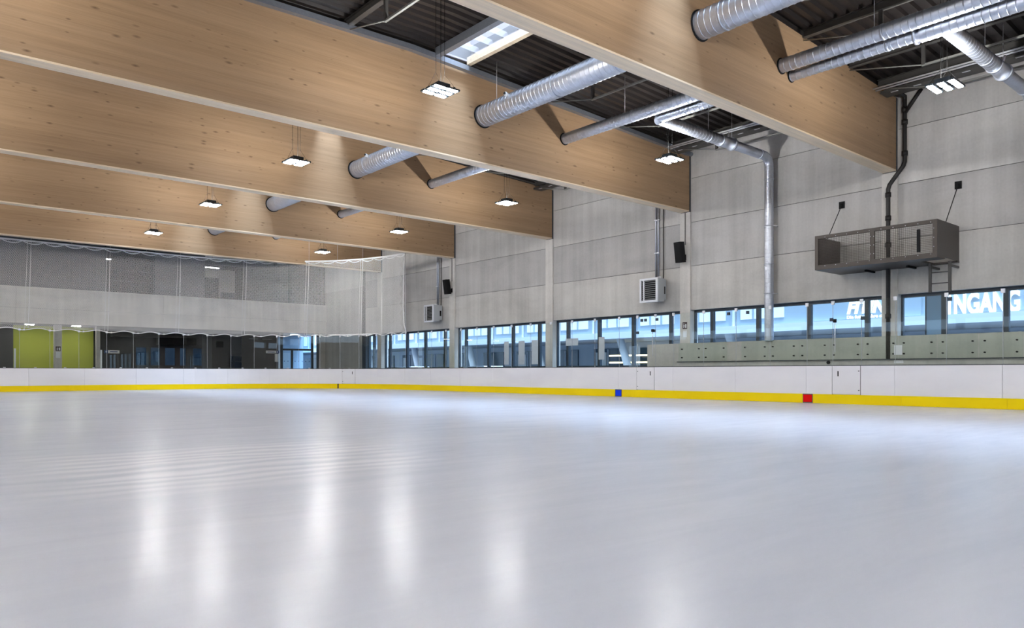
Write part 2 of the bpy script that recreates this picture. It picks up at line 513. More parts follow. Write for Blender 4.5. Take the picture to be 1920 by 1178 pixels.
# ------------------------------------------------------------------ roof deck with skylights
ceil_ = sroot('ceiling', 'dark corrugated steel roof deck', (5, 10, 9.3))
SKX0, SKX1 = 11.9, 12.95
def corrugated(x0, x1, y0, y1, pitch=0.31, h=0.085, nx=1):
    mb = MB()
    xs = [x0 + (x1 - x0) * i / nx for i in range(nx + 1)]
    if x0 < 11.0 < x1: xs = sorted(set(xs + [11.0]))
    prof = []
    y = y0
    while y < y1 - 0.02:
        for dy, dz in ((0.0, 0.0), (0.13, 0.0), (0.165, h), (0.275, h)):
            if y + dy <= y1: prof.append((y + dy, dz))
        y += pitch
    prof.append((y1, 0.0))
    b = 0
    for x in xs:
        for yy, dz in prof: mb.v.append((x, yy, deck(x) + dz))
    n = len(prof)
    for i in range(len(xs) - 1):
        for j in range(n - 1):
            mb.f.append((i * n + j, i * n + j + 1, (i + 1) * n + j + 1, (i + 1) * n + j)); mb.smooth.append(False)
    return mb
bay_edges = [(YB, -12.78)] + [(AX[0] + 7.5 * (k - 2), AX[0] + 7.5 * (k - 1)) for k in range(0, 7)] + [(39.72, YE + 0.2)]
for (y0, y1) in bay_edges:
    corrugated(XL, SKX0, y0, y1, nx=2).build('deck_sheet', 'deck', ceil_)
    corrugated(SKX1, XW + 0.4, y0, y1).build('deck_sheet', 'deck', ceil_)
MB().hexa([(XL - .3, YB, 9.55), (SKX0, YB, 10.01), (SKX0, YE + 14, 10.01), (XL - .3, YE + 14, 9.55),
           (XL - .3, YB, 9.85), (SKX0, YB, 10.2), (SKX0, YE + 14, 10.2), (XL - .3, YE + 14, 9.85)]).build('roof_insulation', 'dark_steel', ceil_)
MB().hexa([(SKX1, YB, 9.97), (XW + .5, YB, 9.50), (XW + .5, YE + 14, 9.50), (SKX1, YE + 14, 9.97),
           (SKX1, YB, 10.2), (XW + .5, YB, 9.9), (XW + .5, YE + 14, 9.9), (SKX1, YE + 14, 10.2)]).build('roof_insulation', 'dark_steel', ceil_)
# solid strips over the beams, and one skylight per bay
for k in range(-4, 7):
    yc = 2.22 + 7.5 * k
    box('deck_closer', 'dark_steel', SKX0, SKX1, yc - 0.30, yc + 0.30, 9.80, 10.2, ceil_)
box('deck_closer', 'dark_steel', SKX0, SKX1, YB, -25.0, 9.82, 10.2, ceil_)
box('deck_closer', 'dark_steel', SKX0, SKX1, 40.0, YE + 14, 9.82, 10.2, ceil_)
for k in range(-2, 5):
    y0 = 2.22 + 7.5 * k + 0.30; y1 = y0 + 6.9
    sk = sroot('window_%d' % (nwin + k + 3), 'white translucent skylight strip in the roof, in the %s roof bay' % ORD[k + 2], (12.4, (y0 + y1) / 2, 9.8))
    corrugated(SKX0 + 0.12, SKX1 - 0.12, y0, y1, 0.62, 0.20).build('translucent_sheet', 'skylight', sk)
    box('timber_trim', 'wood_pale_lit', SKX0 - 0.02, SKX0 + 0.12, y0, y1, deck(12) - 0.10, deck(12) + 0.16, sk)
    box('timber_trim', 'wood_pale_lit', SKX1 - 0.12, SKX1 + 0.02, y0, y1, deck(13) - 0.10, deck(13) + 0.10, sk)
    shz = 10.95  # upstand added above the sheet to screen off the bright sky
    box('added_shaft_side', 'added_shaft', SKX1 + 0.001, SKX1 + 0.06, y0, y1, deck(13) + 0.10, shz, sk)
    box('added_shaft_side', 'added_shaft', SKX0 - 0.06, SKX0 - 0.001, y0, y1, deck(12) + 0.16, shz, sk)
    box('added_shaft_end', 'added_shaft', SKX0, SKX1, y1 + 0.001, y1 + 0.05, 9.75, shz, sk)
    box('added_shaft_end', 'added_shaft', SKX0, SKX1, y0 - 0.05, y0 - 0.001, 9.75, shz, sk)
    box('steel_edge_channel', 'tray', SKX0 - 0.20, SKX0 - 0.03, y0 + 0.1, y1 - 0.05, deck(12) - 0.22, deck(12) + 0.0, sk)
for k in (-4, -3):
    y0 = 2.22 + 7.5 * k + 0.30
    box('deck_closer', 'dark_steel', SKX0, SKX1, y0, y0 + 6.9, 9.82, 10.2, ceil_)

# ------------------------------------------------------------------ timber beams
def beam(k, label):
    yc = 2.22 + 7.5 * k
    r = thing('timber_beam', label, 'beam', (11, yc, 7.0), 'timber roof beams')
    h = 0.19
    poly = [(XL, 7.03), (XW - 0.06, 7.03), (XW - 0.06, roof(XW)), (11.0, roof(11)), (XL, roof(XL))]
    MB().prism(poly, 'Y', yc - h, yc + h).build('glulam_body', 'wood', r)
    MB().box(XL, XW - 0.06, yc - h, yc + h, 6.99, 7.0295).build('lit_bottom_lamella', 'wood_pale_lit', r)  # same wood as the body, with the ice's bounce light put into its colour
    box('bearing_pad', 'gasket', XW - 0.058, XW + 0.018, yc - h - 0.012, yc + h + 0.012, 6.98, roof(XW) - 0.01, r)
    return r
beam(0, 'timber beam over the photographer, out of view')
beam(1, 'nearest timber beam, cutting across the upper right of the picture to the black downpipe')
beam(2, 'second timber beam from the camera, with a grey cable tray along its top edge')
beam(3, 'third timber beam from the camera, ending above the plain column between the two unit heaters')
beam(4, 'fourth timber beam from the camera, carrying the right end of the net')
beam(5, 'farthest timber beam, directly above the curved top rope of the net')

# ------------------------------------------------------------------ purlins under the deck
def purlin(x, yc, label, group):
    r = thing('roof_purlin', label, 'purlin', (x, yc + 3.75, deck(x)), group)
    y0, y1 = yc + 0.2, yc + 7.3
    z = deck(x) - 0.005
    tb = MB().box(x - 0.07, x + 0.07, y0, y1, z - 0.012, z)
    tb.box(x - 0.012, x + 0.012, y0, y1, z - 0.17, z - 0.012)
    tb.box(x - 0.07, x + 0.07, y0, y1, z - 0.185, z - 0.17)
    tb.build('top_beam', 'purlin', r)
    zc = z - 0.68
    for yy in (yc + 2.1, yc + 5.4):
        box('post', 'dark_steel', x - 0.04, x + 0.04, yy - 0.04, yy + 0.04, zc, z - 0.185, r)
    MB().box(x - 0.03, x + 0.03, yc + 2.06, yc + 5.44, zc - 0.025, zc + 0.02).build('tie_bar', 'grey_steel', r)
    MB().tube([(x, yc + 0.2, z - 0.24), (x, yc + 2.1, zc)], 0.018, 6).build('tie_rod', 'grey_steel', r)
    MB().tube([(x, yc + 7.3, z - 0.24), (x, yc + 5.4, zc)], 0.018, 6).build('tie_rod', 'grey_steel', r)
    return r
PX = [22.4, 19.2, 16.1, 9.1, 5.6, 2.0, -1.6]
BAYN = ['over the nearest lamp', 'behind the nearest timber beam', 'behind the second timber beam', 'behind the third timber beam', 'behind the fourth timber beam']
for k in range(0, 4):
    for i, x in enumerate([22.2, 20.4, 17.9, 15.6] if k == 0 else PX):
        purlin(x, 2.22 + 7.5 * k, 'dark trussed purlin, %s from the concrete wall %s' % (ORD[i], BAYN[k]), 'roof purlins')

# ------------------------------------------------------------------ rink boards
SEG = []                                     # (s0, s1) along the path; s=0 where the corner begins, straight is negative
def path(s, off=0.0, z=0.0):
    """point on the board line; off > 0 is outward"""
    L = RR * PI / 2
    if s <= 0: return (BX + off, CYr + s, z)
    if s < L:
        a = s / RR
        return (CXr + (RR + off) * math.cos(a), CYr + (RR + off) * math.sin(a), z)
    return (CXr - (s - L), YEND + off, z)
LARC = RR * PI / 2
def strip(s0, s1, o0, o1, z0, z1, step=0.65):
    """a curved bar following the board line"""
    mb = MB()
    n = 1 if s1 <= 0.01 or s0 >= LARC - 0.01 else max(1, int(math.ceil((s1 - s0) / step)))
    ring = []
    for i in range(n + 1):
        s = s0 + (s1 - s0) * i / n
        b = len(mb.v)
        mb.v += [path(s, o0, z0), path(s, o1, z0), path(s, o1, z1), path(s, o0, z1)]
        ring.append(b)
    for a, b in zip(ring, ring[1:]):
        for q in range(4):
            q2 = (q + 1) % 4
            mb.f.append((a + q, a + q2, b + q2, b + q)); mb.smooth.append(False)
    mb.f.append((ring[0] + 3, ring[0] + 2, ring[0] + 1, ring[0])); mb.smooth.append(False)
    e = ring[-1]; mb.f.append((e, e + 1, e + 2, e + 3)); mb.smooth.append(False)
    return mb

def s_of_y(y): return y - CYr
KZ = 0.272
def board_run(root, cuts, gates):
    """cuts: ascending s values; panels between them except where a gate stands"""
    for a, b in zip(cuts, cuts[1:]):
        m = (a + b) / 2
        if not any(g0 < m < g1 for g0, g1 in gates):
            strip(a + 0.004, b - 0.004, 0.0, 0.05, KZ, BH - 0.02).build('board_panel', 'board', root)
    s0, s1 = cuts[0], cuts[-1]
    n = max(1, int(round((s1 - s0) / 2.5)))
    for i in range(n):
        a = s0 + (s1 - s0) * i / n; b = s0 + (s1 - s0) * (i + 1) / n
        strip(a + 0.002, b - 0.002, -0.012, 0.05, 0.004, KZ).build('kick_plate', 'yellow', root)
    strip(s0, s1, -0.004, 0.09, BH - 0.02, BH).build('top_channel', 'gasket', root)
    strip(s0, s1, 0.05, 0.12, 0.0, BH - 0.02).build('steel_backing', 'white_steel', root)

gates_r = [(s_of_y(9.58), s_of_y(10.41)), (s_of_y(16.90), s_of_y(17.72))]
ys = [-6.45, -3.95, -1.45, 1.05, 3.55, 6.10, 8.66, 9.58, 10.41, 11.20, 13.62, 16.10, 16.90, 17.72, 18.60, 21.08, 23.56, 26.04, 28.5, 30.95, 33.35]
rb = thing('rink_boards', 'straight white boards with yellow kick plate along the concrete wall', 'boards', (BX, 13, 0), 'rink boards')
board_run(rb, [s_of_y(y) for y in ys], gates_r)
cb = thing('rink_boards', 'curved corner section of the white boards under the net', 'boards', path(LARC / 2), 'rink boards')
board_run(cb, [0, 2.3, 3.85, 4.70, 6.7, 8.9, 11.1, LARC], [(3.85, 4.70)])
eb = thing('rink_boards', 'straight white boards along the far end before the lime green wall', 'boards', (6, YEND, 0), 'rink boards')
board_run(eb, [LARC + 2.35 * i for i in range(6)], [])
def gate(s0, s1, label, hinge_first):
    g = thing('board_gate', label, 'gate', path((s0 + s1) / 2), 'gates in the boards')
    strip(s0 + 0.012, s1 - 0.012, -0.004, 0.049, KZ + 0.012, BH - 0.022).build('gate_leaf', 'board', g)
    sh = s0 + 0.22 * (s1 - s0) if hinge_first else s1 - 0.22 * (s1 - s0)
    strip(sh - 0.016, sh + 0.016, -0.012, -0.0045, 0.80, 0.95).build('handle_slot', 'black', g)
    for z in (0.40, 0.95):
        sb = s1 - 0.05 if hinge_first else s0 + 0.05
        strip(sb - 0.02, sb + 0.02, -0.010, -0.0045, z - 0.012, z + 0.012).build('bolt_head', 'gasket', g)
    strip(s0 + 0.001, s0 + 0.011, 0.004, 0.049, KZ + 0.002, BH - 0.022).build('gate_gap', 'gasket', g)
    strip(s1 - 0.011, s1 - 0.001, 0.004, 0.049, KZ + 0.002, BH - 0.022).build('gate_gap', 'gasket', g)
    return g
gate(*gates_r[0], 'white gate in the boards just right of the red marker', False)
gate(*gates_r[1], 'white gate in the boards just right of the blue marker', True)
gate(3.85, 4.70, 'white gate in the curved boards beside the dark goal line mark', True)
def marker(s0, s1, m, label):
    g = thing('line_marker', label, 'marker', path((s0 + s1) / 2), 'line markers on the yellow kick plate')
    strip(s0, s1, -0.017, -0.0125, 0.006, KZ + 0.003).build('dark_border', 'gasket', g)
    strip(s0 + 0.022, s1 - 0.022, -0.021, -0.0175, 0.03, KZ - 0.022).build('coloured_face', m, g)
marker(s_of_y(10.99), s_of_y(11.30), 'red', 'red square marker on the yellow kick plate')
marker(s_of_y(18.42), s_of_y(18.74), 'blue', 'blue square marker on the yellow kick plate')
tag(strip(4.90, 4.985, -0.018, -0.0125, 0.004, KZ + 0.004).build('line_marker', 'sign_brown'), 'narrow dark goal line mark on the curved yellow kick plate', 'marker', 'line markers on the yellow kick plate')

# ------------------------------------------------------------------ rink glass
GT = 2.96
def glass_run(root, cuts, off=0.05):
    for i, (a, b) in enumerate(zip(cuts, cuts[1:])):
        strip(a + 0.008, b - 0.008, off, off + 0.012, BH, GT, 5.0).build('glass_pane', 'glass', root)
    for s in cuts:
        strip(s - 0.006, s + 0.006, off + 0.001, off + 0.011, BH, GT - 0.05, 5.0).build('joint_strip', 'case', root)
        strip(s - 0.045, s + 0.045, off - 0.014, off + 0.026, GT - 0.075, GT + 0.03, 5.0).build('top_clamp', 'clamp', root)
gr = thing('rink_glass', 'straight clear glass screen on the boards before the window strip', 'glass screen', (BX, 13, BH), 'rink glass screens')
gy = []
for a, b in zip(ys, ys[1:]):
    gy.append(a)
    if b - a > 2.0: gy.append((a + b) / 2)
glass_run(gr, [s_of_y(y) for y in gy])
gc = thing('rink_glass', 'curved corner section of the clear glass screen below the net', 'glass screen', path(LARC / 2), 'rink glass screens')
glass_run(gc, [LARC * i / 11 for i in range(12)])
ge = thing('rink_glass', 'straight clear glass screen before the lime green wall', 'glass screen', (6, YEND, BH), 'rink glass screens')
glass_run(ge, [LARC + 1.235 * i for i in range(1, 11)])
for s in [LARC + 1.235 * i + 0.6 for i in range(0, 9)] + [LARC * (i + 0.5) / 11 for i in range(3, 11)]:
    strip(s - 0.05, s + 0.05, -0.006, 0.03, BH + 0.005, BH + 0.04, 5).build('foot_clamp', 'clamp', ge if s > LARC else gc)
def hinge(y, z, w=0.09, h=0.10):
    box('door_hinge', 'frame', BX + 0.028, BX + 0.085, y - w / 2, y + w / 2, z - h / 2, z + h / 2, gr)
for y, z in ((17.52, 2.80), (16.83, 2.80), (17.35, 2.80), (17.72, 2.36), (16.95, 2.40), (13.9, 2.83), (13.2, 2.83), (10.45, 2.45), (9.55, 2.45), (7.30, 2.82)):
    hinge(y, z)
for y in (17.0, 10.33):
    MB().tube([(BX + 0.02, y, 1.5), (BX + 0.02, y, 2.42)], 0.012, 8).build('latch_rod', 'clamp', gr)
    box('latch', 'black', BX - 0.01, BX + 0.045, y - 0.04, y + 0.04, 2.36, 2.46, gr)

# ------------------------------------------------------------------ player benches behind the glass
bw = thing('bench_wall', 'low concrete wall with green tinted glass panels behind the players benches', 'wall', (22.6, 10, 0))
box('concrete_upstand', 'concrete', 22.60, 22.78, -4.0, 16.95, -0.03, 1.30, bw)
box('rear_parapet', 'concrete', 23.20, 23.40, -4.0, 18.85, -0.03, 2.0, bw)
y = 16.85
i = 0
while y > -3.5:
    if abs(y - 14.75) < 0.6 and i == 2:
        y -= 0.55; i += 1; continue
    p = box('glass_panel', 'bench_glass', 22.555, 22.575, y - 1.0, y, 1.31, 1.98, bw)
    for yy in (y - 0.13, y - 0.87):
        for z in (1.45, 1.76):
            MB().tube([(22.53, yy, z), (22.60, yy, z)], 0.022, 8).build('bolt', 'black', p)
    y -= 1.03; i += 1
box('coping', 'gasket', 22.56, 22.82, -4.0, 16.95, 1.285, 1.31, bw)
be = thing('players_bench', 'long grey bench between the boards and the low concrete wall', 'bench', (22.2, 8, 0))
box('seat', 'slat', 22.0, 22.5, -3.8, 15.6, 0.42, 0.47, be)
for yy in (-3, 0, 3, 6, 9, 12, 15): box('leg', 'dark_steel', 22.05, 22.45, yy - 0.03, yy + 0.03, -0.03, 0.42, be)
bt = MB(); bt.tube([(22.545, 11.2, 1.22), (22.60, 11.2, 1.22)], 0.05, 16)
tag(bt.build('cable_outlet', 'black'), 'round black outlet on the low concrete wall above the red marker', 'outlet')

# ------------------------------------------------------------------ caged platform, ladder, cables
pl = thing('caged_platform', 'brown steel cage box hanging on the concrete wall', 'platform', (22.7, 9.55, 4.03))
PX0, PX1, PY0, PY1, PZ0, PZ1 = 21.86, 23.49, 7.82, 11.27, 4.03, 5.07
fl = MB().box(PX0, PX1, PY0 + 0.62, PY1, PZ0, PZ0 + 0.05)
fl.box(PX0, PX0 + 0.55, PY0, PY0 + 0.62, PZ0, PZ0 + 0.05)
fl.box(PX1 - 0.15, PX1, PY0, PY0 + 0.62, PZ0, PZ0 + 0.05)
fl.build('floor_plate', 'brown_steel', pl)
box('side_panel', 'brown_steel', PX0, PX1 - 0.02, PY0, PY0 + 0.025, PZ0 + 0.05, PZ1, pl)
box('side_panel', 'brown_steel', PX0, PX1 - 0.02, PY1 - 0.025, PY1, PZ0 + 0.05, PZ1, pl)
ff = MB()
ym = 9.55
for z0, z1 in ((PZ0 + 0.05, PZ0 + 0.14), (PZ1 - 0.10, PZ1)): ff.box(PX0, PX0 + 0.04, PY0 + 0.025, PY1 - 0.025, z0, z1)
for y0, y1 in ((PY0 + 0.025, PY0 + 0.12), (ym - 0.065, ym + 0.065), (PY1 - 0.10, PY1 - 0.025)): ff.box(PX0, PX0 + 0.04, y0, y1, PZ0 + 0.14, PZ1 - 0.10)
ff.build('front_frame', 'brown_steel', pl)
for y0, y1 in ((PY0 + 0.12, ym - 0.065), (ym + 0.065, PY1 - 0.10)):
    mm = MB()
    n = int((y1 - y0) / 0.05)
    for j in range(n + 1):
        yy = y0 + (y1 - y0) * j / n
        mm.box(PX0 + 0.045, PX0 + 0.049, yy - 0.0035, yy + 0.0035, PZ0 + 0.12, PZ1 - 0.08)
    for j in range(18):
        z = PZ0 + 0.14 + (PZ1 - PZ0 - 0.24) * j / 17
        mm.box(PX0 + 0.050, PX0 + 0.054, y0 - 0.01, y1 + 0.01, z - 0.0035, z + 0.0035)
    stuff(mm.build('wire_mesh', 'brown_steel', pl))
for y in [PY0 + 0.16 + 0.33 * j for j in range(10)]:
    for z in (PZ0 + 0.105, PZ1 - 0.065):
        MB().tube([(PX0 - 0.008, y, z), (PX0 + 0.001, y, z)], 0.011, 6).build('screw', 'clamp', pl)
for y in (PY0 + 0.085, ym - 0.045, ym + 0.045):
    for z in (PZ0 + 0.3, PZ0 + 0.55, PZ0 + 0.8):
        MB().tube([(PX0 - 0.008, y, z), (PX0 + 0.001, y, z)], 0.011, 6).build('screw', 'clamp', pl)
box('door_grip', 'black', PX0 - 0.012, PX0 + 0.055, 8.27, 8.34, PZ0 + 0.20, PZ0 + 0.82, pl)
for y in (PY0 + 0.03, PY1 - 0.06):
    MB().tube([(22.55, y, PZ1), (XW - 0.06, y, 6.20)], 0.012, 8).build('stay_rod', 'black', pl)
    wp = MB().box(XW - 0.025, XW - 0.001, y - 0.09, y + 0.09, 6.14, 6.36)
    wp.box(XW - 0.09, XW - 0.025, y - 0.03, y + 0.03, 6.16, 6.28)
    wp.build('wall_plate', 'black', pl)
for y in (9.0, 10.2): box('wall_bracket', 'black', 22.9, XW - 0.001, y - 0.03, y + 0.03, PZ0 - 0.05, PZ0, pl)
ld = thing('wall_ladder', 'dark steel ladder rising into the hatch of the cage platform', 'ladder', (22.85, 8.08, 0))
for y in (7.85, 8.36): box('stile', 'dark_steel', 22.82, 22.88, y - 0.035, y + 0.035, 3.18, 4.02, ld)
for y in (7.85, 8.36): box('standoff', 'dark_steel', 22.88, XW - 0.001, y - 0.025, y + 0.025, 3.88, 3.94, ld)
for z in (3.43, 3.74):
    box('rung', 'dark_steel', 22.835, 22.865, 7.885, 8.325, z - 0.014, z + 0.014, ld)

# ------------------------------------------------------------------ ducts
def duct_run(p0, p1, r, root, name='duct_pipe', pitch=0.15, ridge=0.009, n=28):
    p0 = Vector(p0); p1 = Vector(p1); L = (p1 - p0).length; d = (p1 - p0) / L
    ptsr = []; rad = []
    k = max(1, int(L / pitch))
    for i in range(k + 1):
        s = L * i / k
        for ds, rr in ((-0.016, 0), (-0.010, 0), (-0.004, ridge), (0.004, ridge), (0.010, 0), (0.016, 0)):
            q = s + ds
            if -1e-6 <= q <= L + 1e-6: ptsr.append(tuple(p0 + d * q)); rad.append(r + rr)
    if (Vector(ptsr[0]) - p0).length > 1e-4: ptsr.insert(0, tuple(p0)); rad.insert(0, r)
    if (Vector(ptsr[-1]) - p1).length > 1e-4: ptsr.append(tuple(p1)); rad.append(r)
    return MB().tube(ptsr, rad, n).build(name, 'galv', root)
def ring(c, axis, r, w, root, name='coupling_ring', m='galv', n=28):
    a = Vector(axis) * w / 2; c = Vector(c)
    return MB().tube([tuple(c - a), tuple(c - a), tuple(c + a), tuple(c + a)][1:3], r, n).build(name, m, root)
def hanger(x, y, z0, root): 
    MB().tube([(x, y, z0), (x, y, deck(x) + 0.02)], 0.008, 6).build('hanger_rod', 'clamp', root)

DX, DZ, DR = 13.5, 8.36, 0.30
big = thing('ventilation_duct', 'wide round galvanised duct running through all the timber beams', 'duct', (DX, 15, DZ), 'round ducts')
duct_run((DX, -10, DZ), (DX, 39.9, DZ), DR, big)
for k in range(0, 6):
    yf = 2.22 + 7.5 * k - 0.19
    ring((DX, yf - 0.012, DZ), (0, 1, 0), DR + 0.035, 0.024, big, 'rubber_collar', 'black')
for y in (4.1, 6.2, 8.9, 11.8, 13.9, 16.0, 21.4, 23.6, 29.0, 31.2):
    ring((DX, y, DZ), (0, 1, 0), DR + 0.014, 0.05, big)
for y in (7.6, 15.6, 23.2, 30.6, 38.2):
    MB().tube([(DX - 0.20, y, DZ + 0.14), (DX - 0.37, y, DZ + 0.18)], 0.055, 14).build('sensor_socket', 'clamp', big)
    MB().tube([(DX - 0.371, y, DZ + 0.18), (DX - 0.40, y, DZ + 0.186)], 0.034, 12).build('socket_cap', 'black', big)
for y in (6.3, 12.6, 16.4, 21.5, 29.1): hanger(DX, y, DZ + DR, big)

SX, SZ, SR = 16.82, 8.38, 0.165
sm = thing('ventilation_duct', 'slim round galvanised duct between the wide duct and the concrete wall', 'duct', (SX, 15, SZ), 'round ducts')
duct_run((SX, -10, SZ), (SX, 39.9, SZ), SR, sm)
for k in range(0, 6):
    yf = 2.22 + 7.5 * k - 0.19
    ring((SX, yf - 0.012, SZ), (0, 1, 0), SR + 0.03, 0.024, sm, 'rubber_collar', 'black')
for y in (7.1, 4.0, 11.6, 14.2, 20.3, 28.2): ring((SX, y, SZ), (0, 1, 0), SR + 0.012, 0.05, sm)
for y in (7.3, 11.0, 14.5, 21.0, 28.5): hanger(SX, y, SZ + SR, sm)

TX, TZ, TR = 17.28, 8.25, 0.125
tw = thing('ventilation_duct', 'galvanised duct beside the slim one, with two branches to the wall', 'duct', (TX, 8, TZ), 'round ducts')
duct_run((TX, 6.5, TZ), (TX, 13.55, TZ), TR, tw)
duct_run((TX, -10, TZ), (TX, 6.5, TZ), 0.17, tw)
yf = 9.53
ring((TX, yf - 0.012, TZ), (0, 1, 0), TR + 0.03, 0.024, tw, 'rubber_collar', 'black')
for y in (6.6, 7.2, 4.2): ring((TX, y, TZ), (0, 1, 0), 0.185 if y < 6.7 else TR + 0.012, 0.06, tw)
def branch(yb, zdrop):
    rb_ = 0.165
    duct_run((TX - 0.02, yb, TZ), (20.3, yb, TZ), rb_, tw, 'branch_duct')
    MB().tube([(20.3, yb, TZ), (21.0, yb, TZ)], rb_ + 0.012, 28).build('damper', 'galv', tw)
    ring((20.32, yb, TZ), (1, 0, 0), rb_ + 0.03, 0.05, tw); ring((20.98, yb, TZ), (1, 0, 0), rb_ + 0.045, 0.07, tw)
    ring((19.7, yb, TZ), (1, 0, 0), rb_ + 0.012, 0.03, tw)
    MB().tube([(20.6, yb - 0.1, TZ + 0.12), (20.6, yb - 0.16, TZ + 0.26)], 0.03, 8).build('damper_lever', 'clamp', tw)
    pth = [(21.0, yb, TZ)]
    pth += [(22.9, yb, TZ)]
    for i in range(1, 8):
        a = i / 8 * PI / 2
        pth.append((22.9 + 0.32 * math.sin(a), yb, TZ - 0.32 + 0.32 * math.cos(a)))
    pth.append((23.22, yb, TZ - 0.32))
    MB().tube(pth, rb_ - 0.015, 24).build('elbow', 'galv', tw)
    ring((22.6, yb, TZ), (1, 0, 0), rb_, 0.04, tw)
    duct_run((23.22, yb, TZ - 0.32), (23.22, yb, zdrop), 0.15, tw, 'drop_pipe', 0.14, 0.004)
    for z in (7.5, 5.9, 4.6, 3.6):
        ring((23.22, yb, z), (0, 0, 1), 0.165, 0.035, tw, 'pipe_clip')
    for z in (5.9, 3.6):
        MB().tube([(23.22, yb - 0.17, z), (XW, yb - 0.17, z)], 0.012, 6).build('clip_bolt', 'clamp', tw)
    hanger(19.7, yb, TZ + rb_, tw); hanger(20.98, yb, TZ + rb_ + 0.04, tw)
branch(13.6, 1.98)
branch(6.02, 2.0)

# ------------------------------------------------------------------ black downpipe
dp = thing('black_downpipe', 'black cast iron rainwater pipe jogging round the beam end behind the cage platform', 'pipe', (23.25, 9.4, 0))
P = [(22.9, 9.22, 9.12), (23.28, 9.22, 9.12), (23.28, 9.22, 9.0), (23.28, 9.22, 7.18), (23.25, 9.25, 7.05), (23.20, 9.62, 6.55), (23.20, 9.66, 6.42), (23.20, 9.66, -0.03)]
MB().tube(P, 0.062, 14).build('pipe', 'iron', dp)
for z in (8.72, 8.35, 7.42): MB().tube([(23.28, 9.22, z - 0.07), (23.28, 9.22, z + 0.07)], 0.084, 14).build('pipe_socket', 'iron', dp)
for z in (6.25, 5.55, 4.75, 2.6): MB().tube([(23.20, 9.66, z - 0.07), (23.20, 9.66, z + 0.07)], 0.082, 14).build('pipe_socket', 'iron', dp)
MB().tube([(23.27, 9.20, 8.62), (23.2, 8.72, 9.18)], 0.055, 10).build('inlet_branch', 'iron', dp)

# ------------------------------------------------------------------ cable trays and conduits under the roof edge
ct = thing('cable_tray', 'galvanised cable tray along the top edge of the second beam', 'cable tray', (11, 16.9, 9.5))
for a, b in ((-6, 11.0), (11.0, XW - 0.25)):
    za, zb = roof(a), roof(b)
    MB().hexa([(a, 16.84, za - 0.16), (b, 16.84, zb - 0.16), (b, 16.86, zb - 0.16), (a, 16.86, za - 0.16),
               (a, 16.84, za - 0.02), (b, 16.84, zb - 0.02), (b, 16.86, zb - 0.02), (a, 16.86, za - 0.02)]).build('tray_side', 'tray', ct)
    MB().hexa([(a, 16.86, za - 0.16), (b, 16.86, zb - 0.16), (b, 17.0, zb - 0.16), (a, 17.0, za - 0.16),
               (a, 16.86, za - 0.145), (b, 16.86, zb - 0.145), (b, 17.0, zb - 0.145), (a, 17.0, za - 0.145)]).build('tray_base', 'tray', ct)
MB().tube([(XW - 0.3, 16.93, roof(23) - 0.09), (XW - 0.08, 16.93, roof(23) - 0.09)], 0.085, 16).build('tray_end_elbow', 'tray', ct)
for k in range(1, 2):
    pass
wt = thing('wall_cable_tray', 'black slotted cable tray high along the concrete wall', 'cable tray', (23.1, 12, 9.2))
for k in range(0, 3):
    y0 = 2.22 + 7.5 * k + 0.22; y1 = y0 + 7.06
    mb = MB().box(22.28, 22.74, y0, y1, 9.02, 9.035); mb.box(22.28, 22.295, y0, y1, 9.035, 9.10); mb.box(22.725, 22.74, y0, y1, 9.035, 9.10)
    mb.build('tray_base', 'dark_steel', wt)
    for j in range(11):
        y = y0 + 0.4 + j * 0.62
        box('slot_plate', 'clamp', 22.34, 22.40, y, y + 0.20, 9.014, 9.0195, wt)
for i, x in enumerate((21.86, 22.04)):
    cd = MB()
    cd.tube([(x, 2.6, 9.06), (x, 9.525, 9.06)], 0.028, 8)
    o = cd.build('conduit_pipe', 'clamp')
    tag(o, ('thin pale conduit under the roof over the nearest lamp, nearer the wall', 'thin pale conduit under the roof over the nearest lamp, farther from the wall')[1 - i], 'conduit', 'roof conduits')
for i, x in enumerate((21.86, 22.04)):
    cd = MB()
    cd.tube([(x, 9.915, 9.06), (x, 16.83, 9.06)], 0.028, 8)
    tag(cd.build('conduit_pipe', 'clamp'), ('thin pale conduit under the roof behind the nearest beam, nearer the wall', 'thin pale conduit under the roof behind the nearest beam, farther from the wall')[1 - i], 'conduit', 'roof conduits')

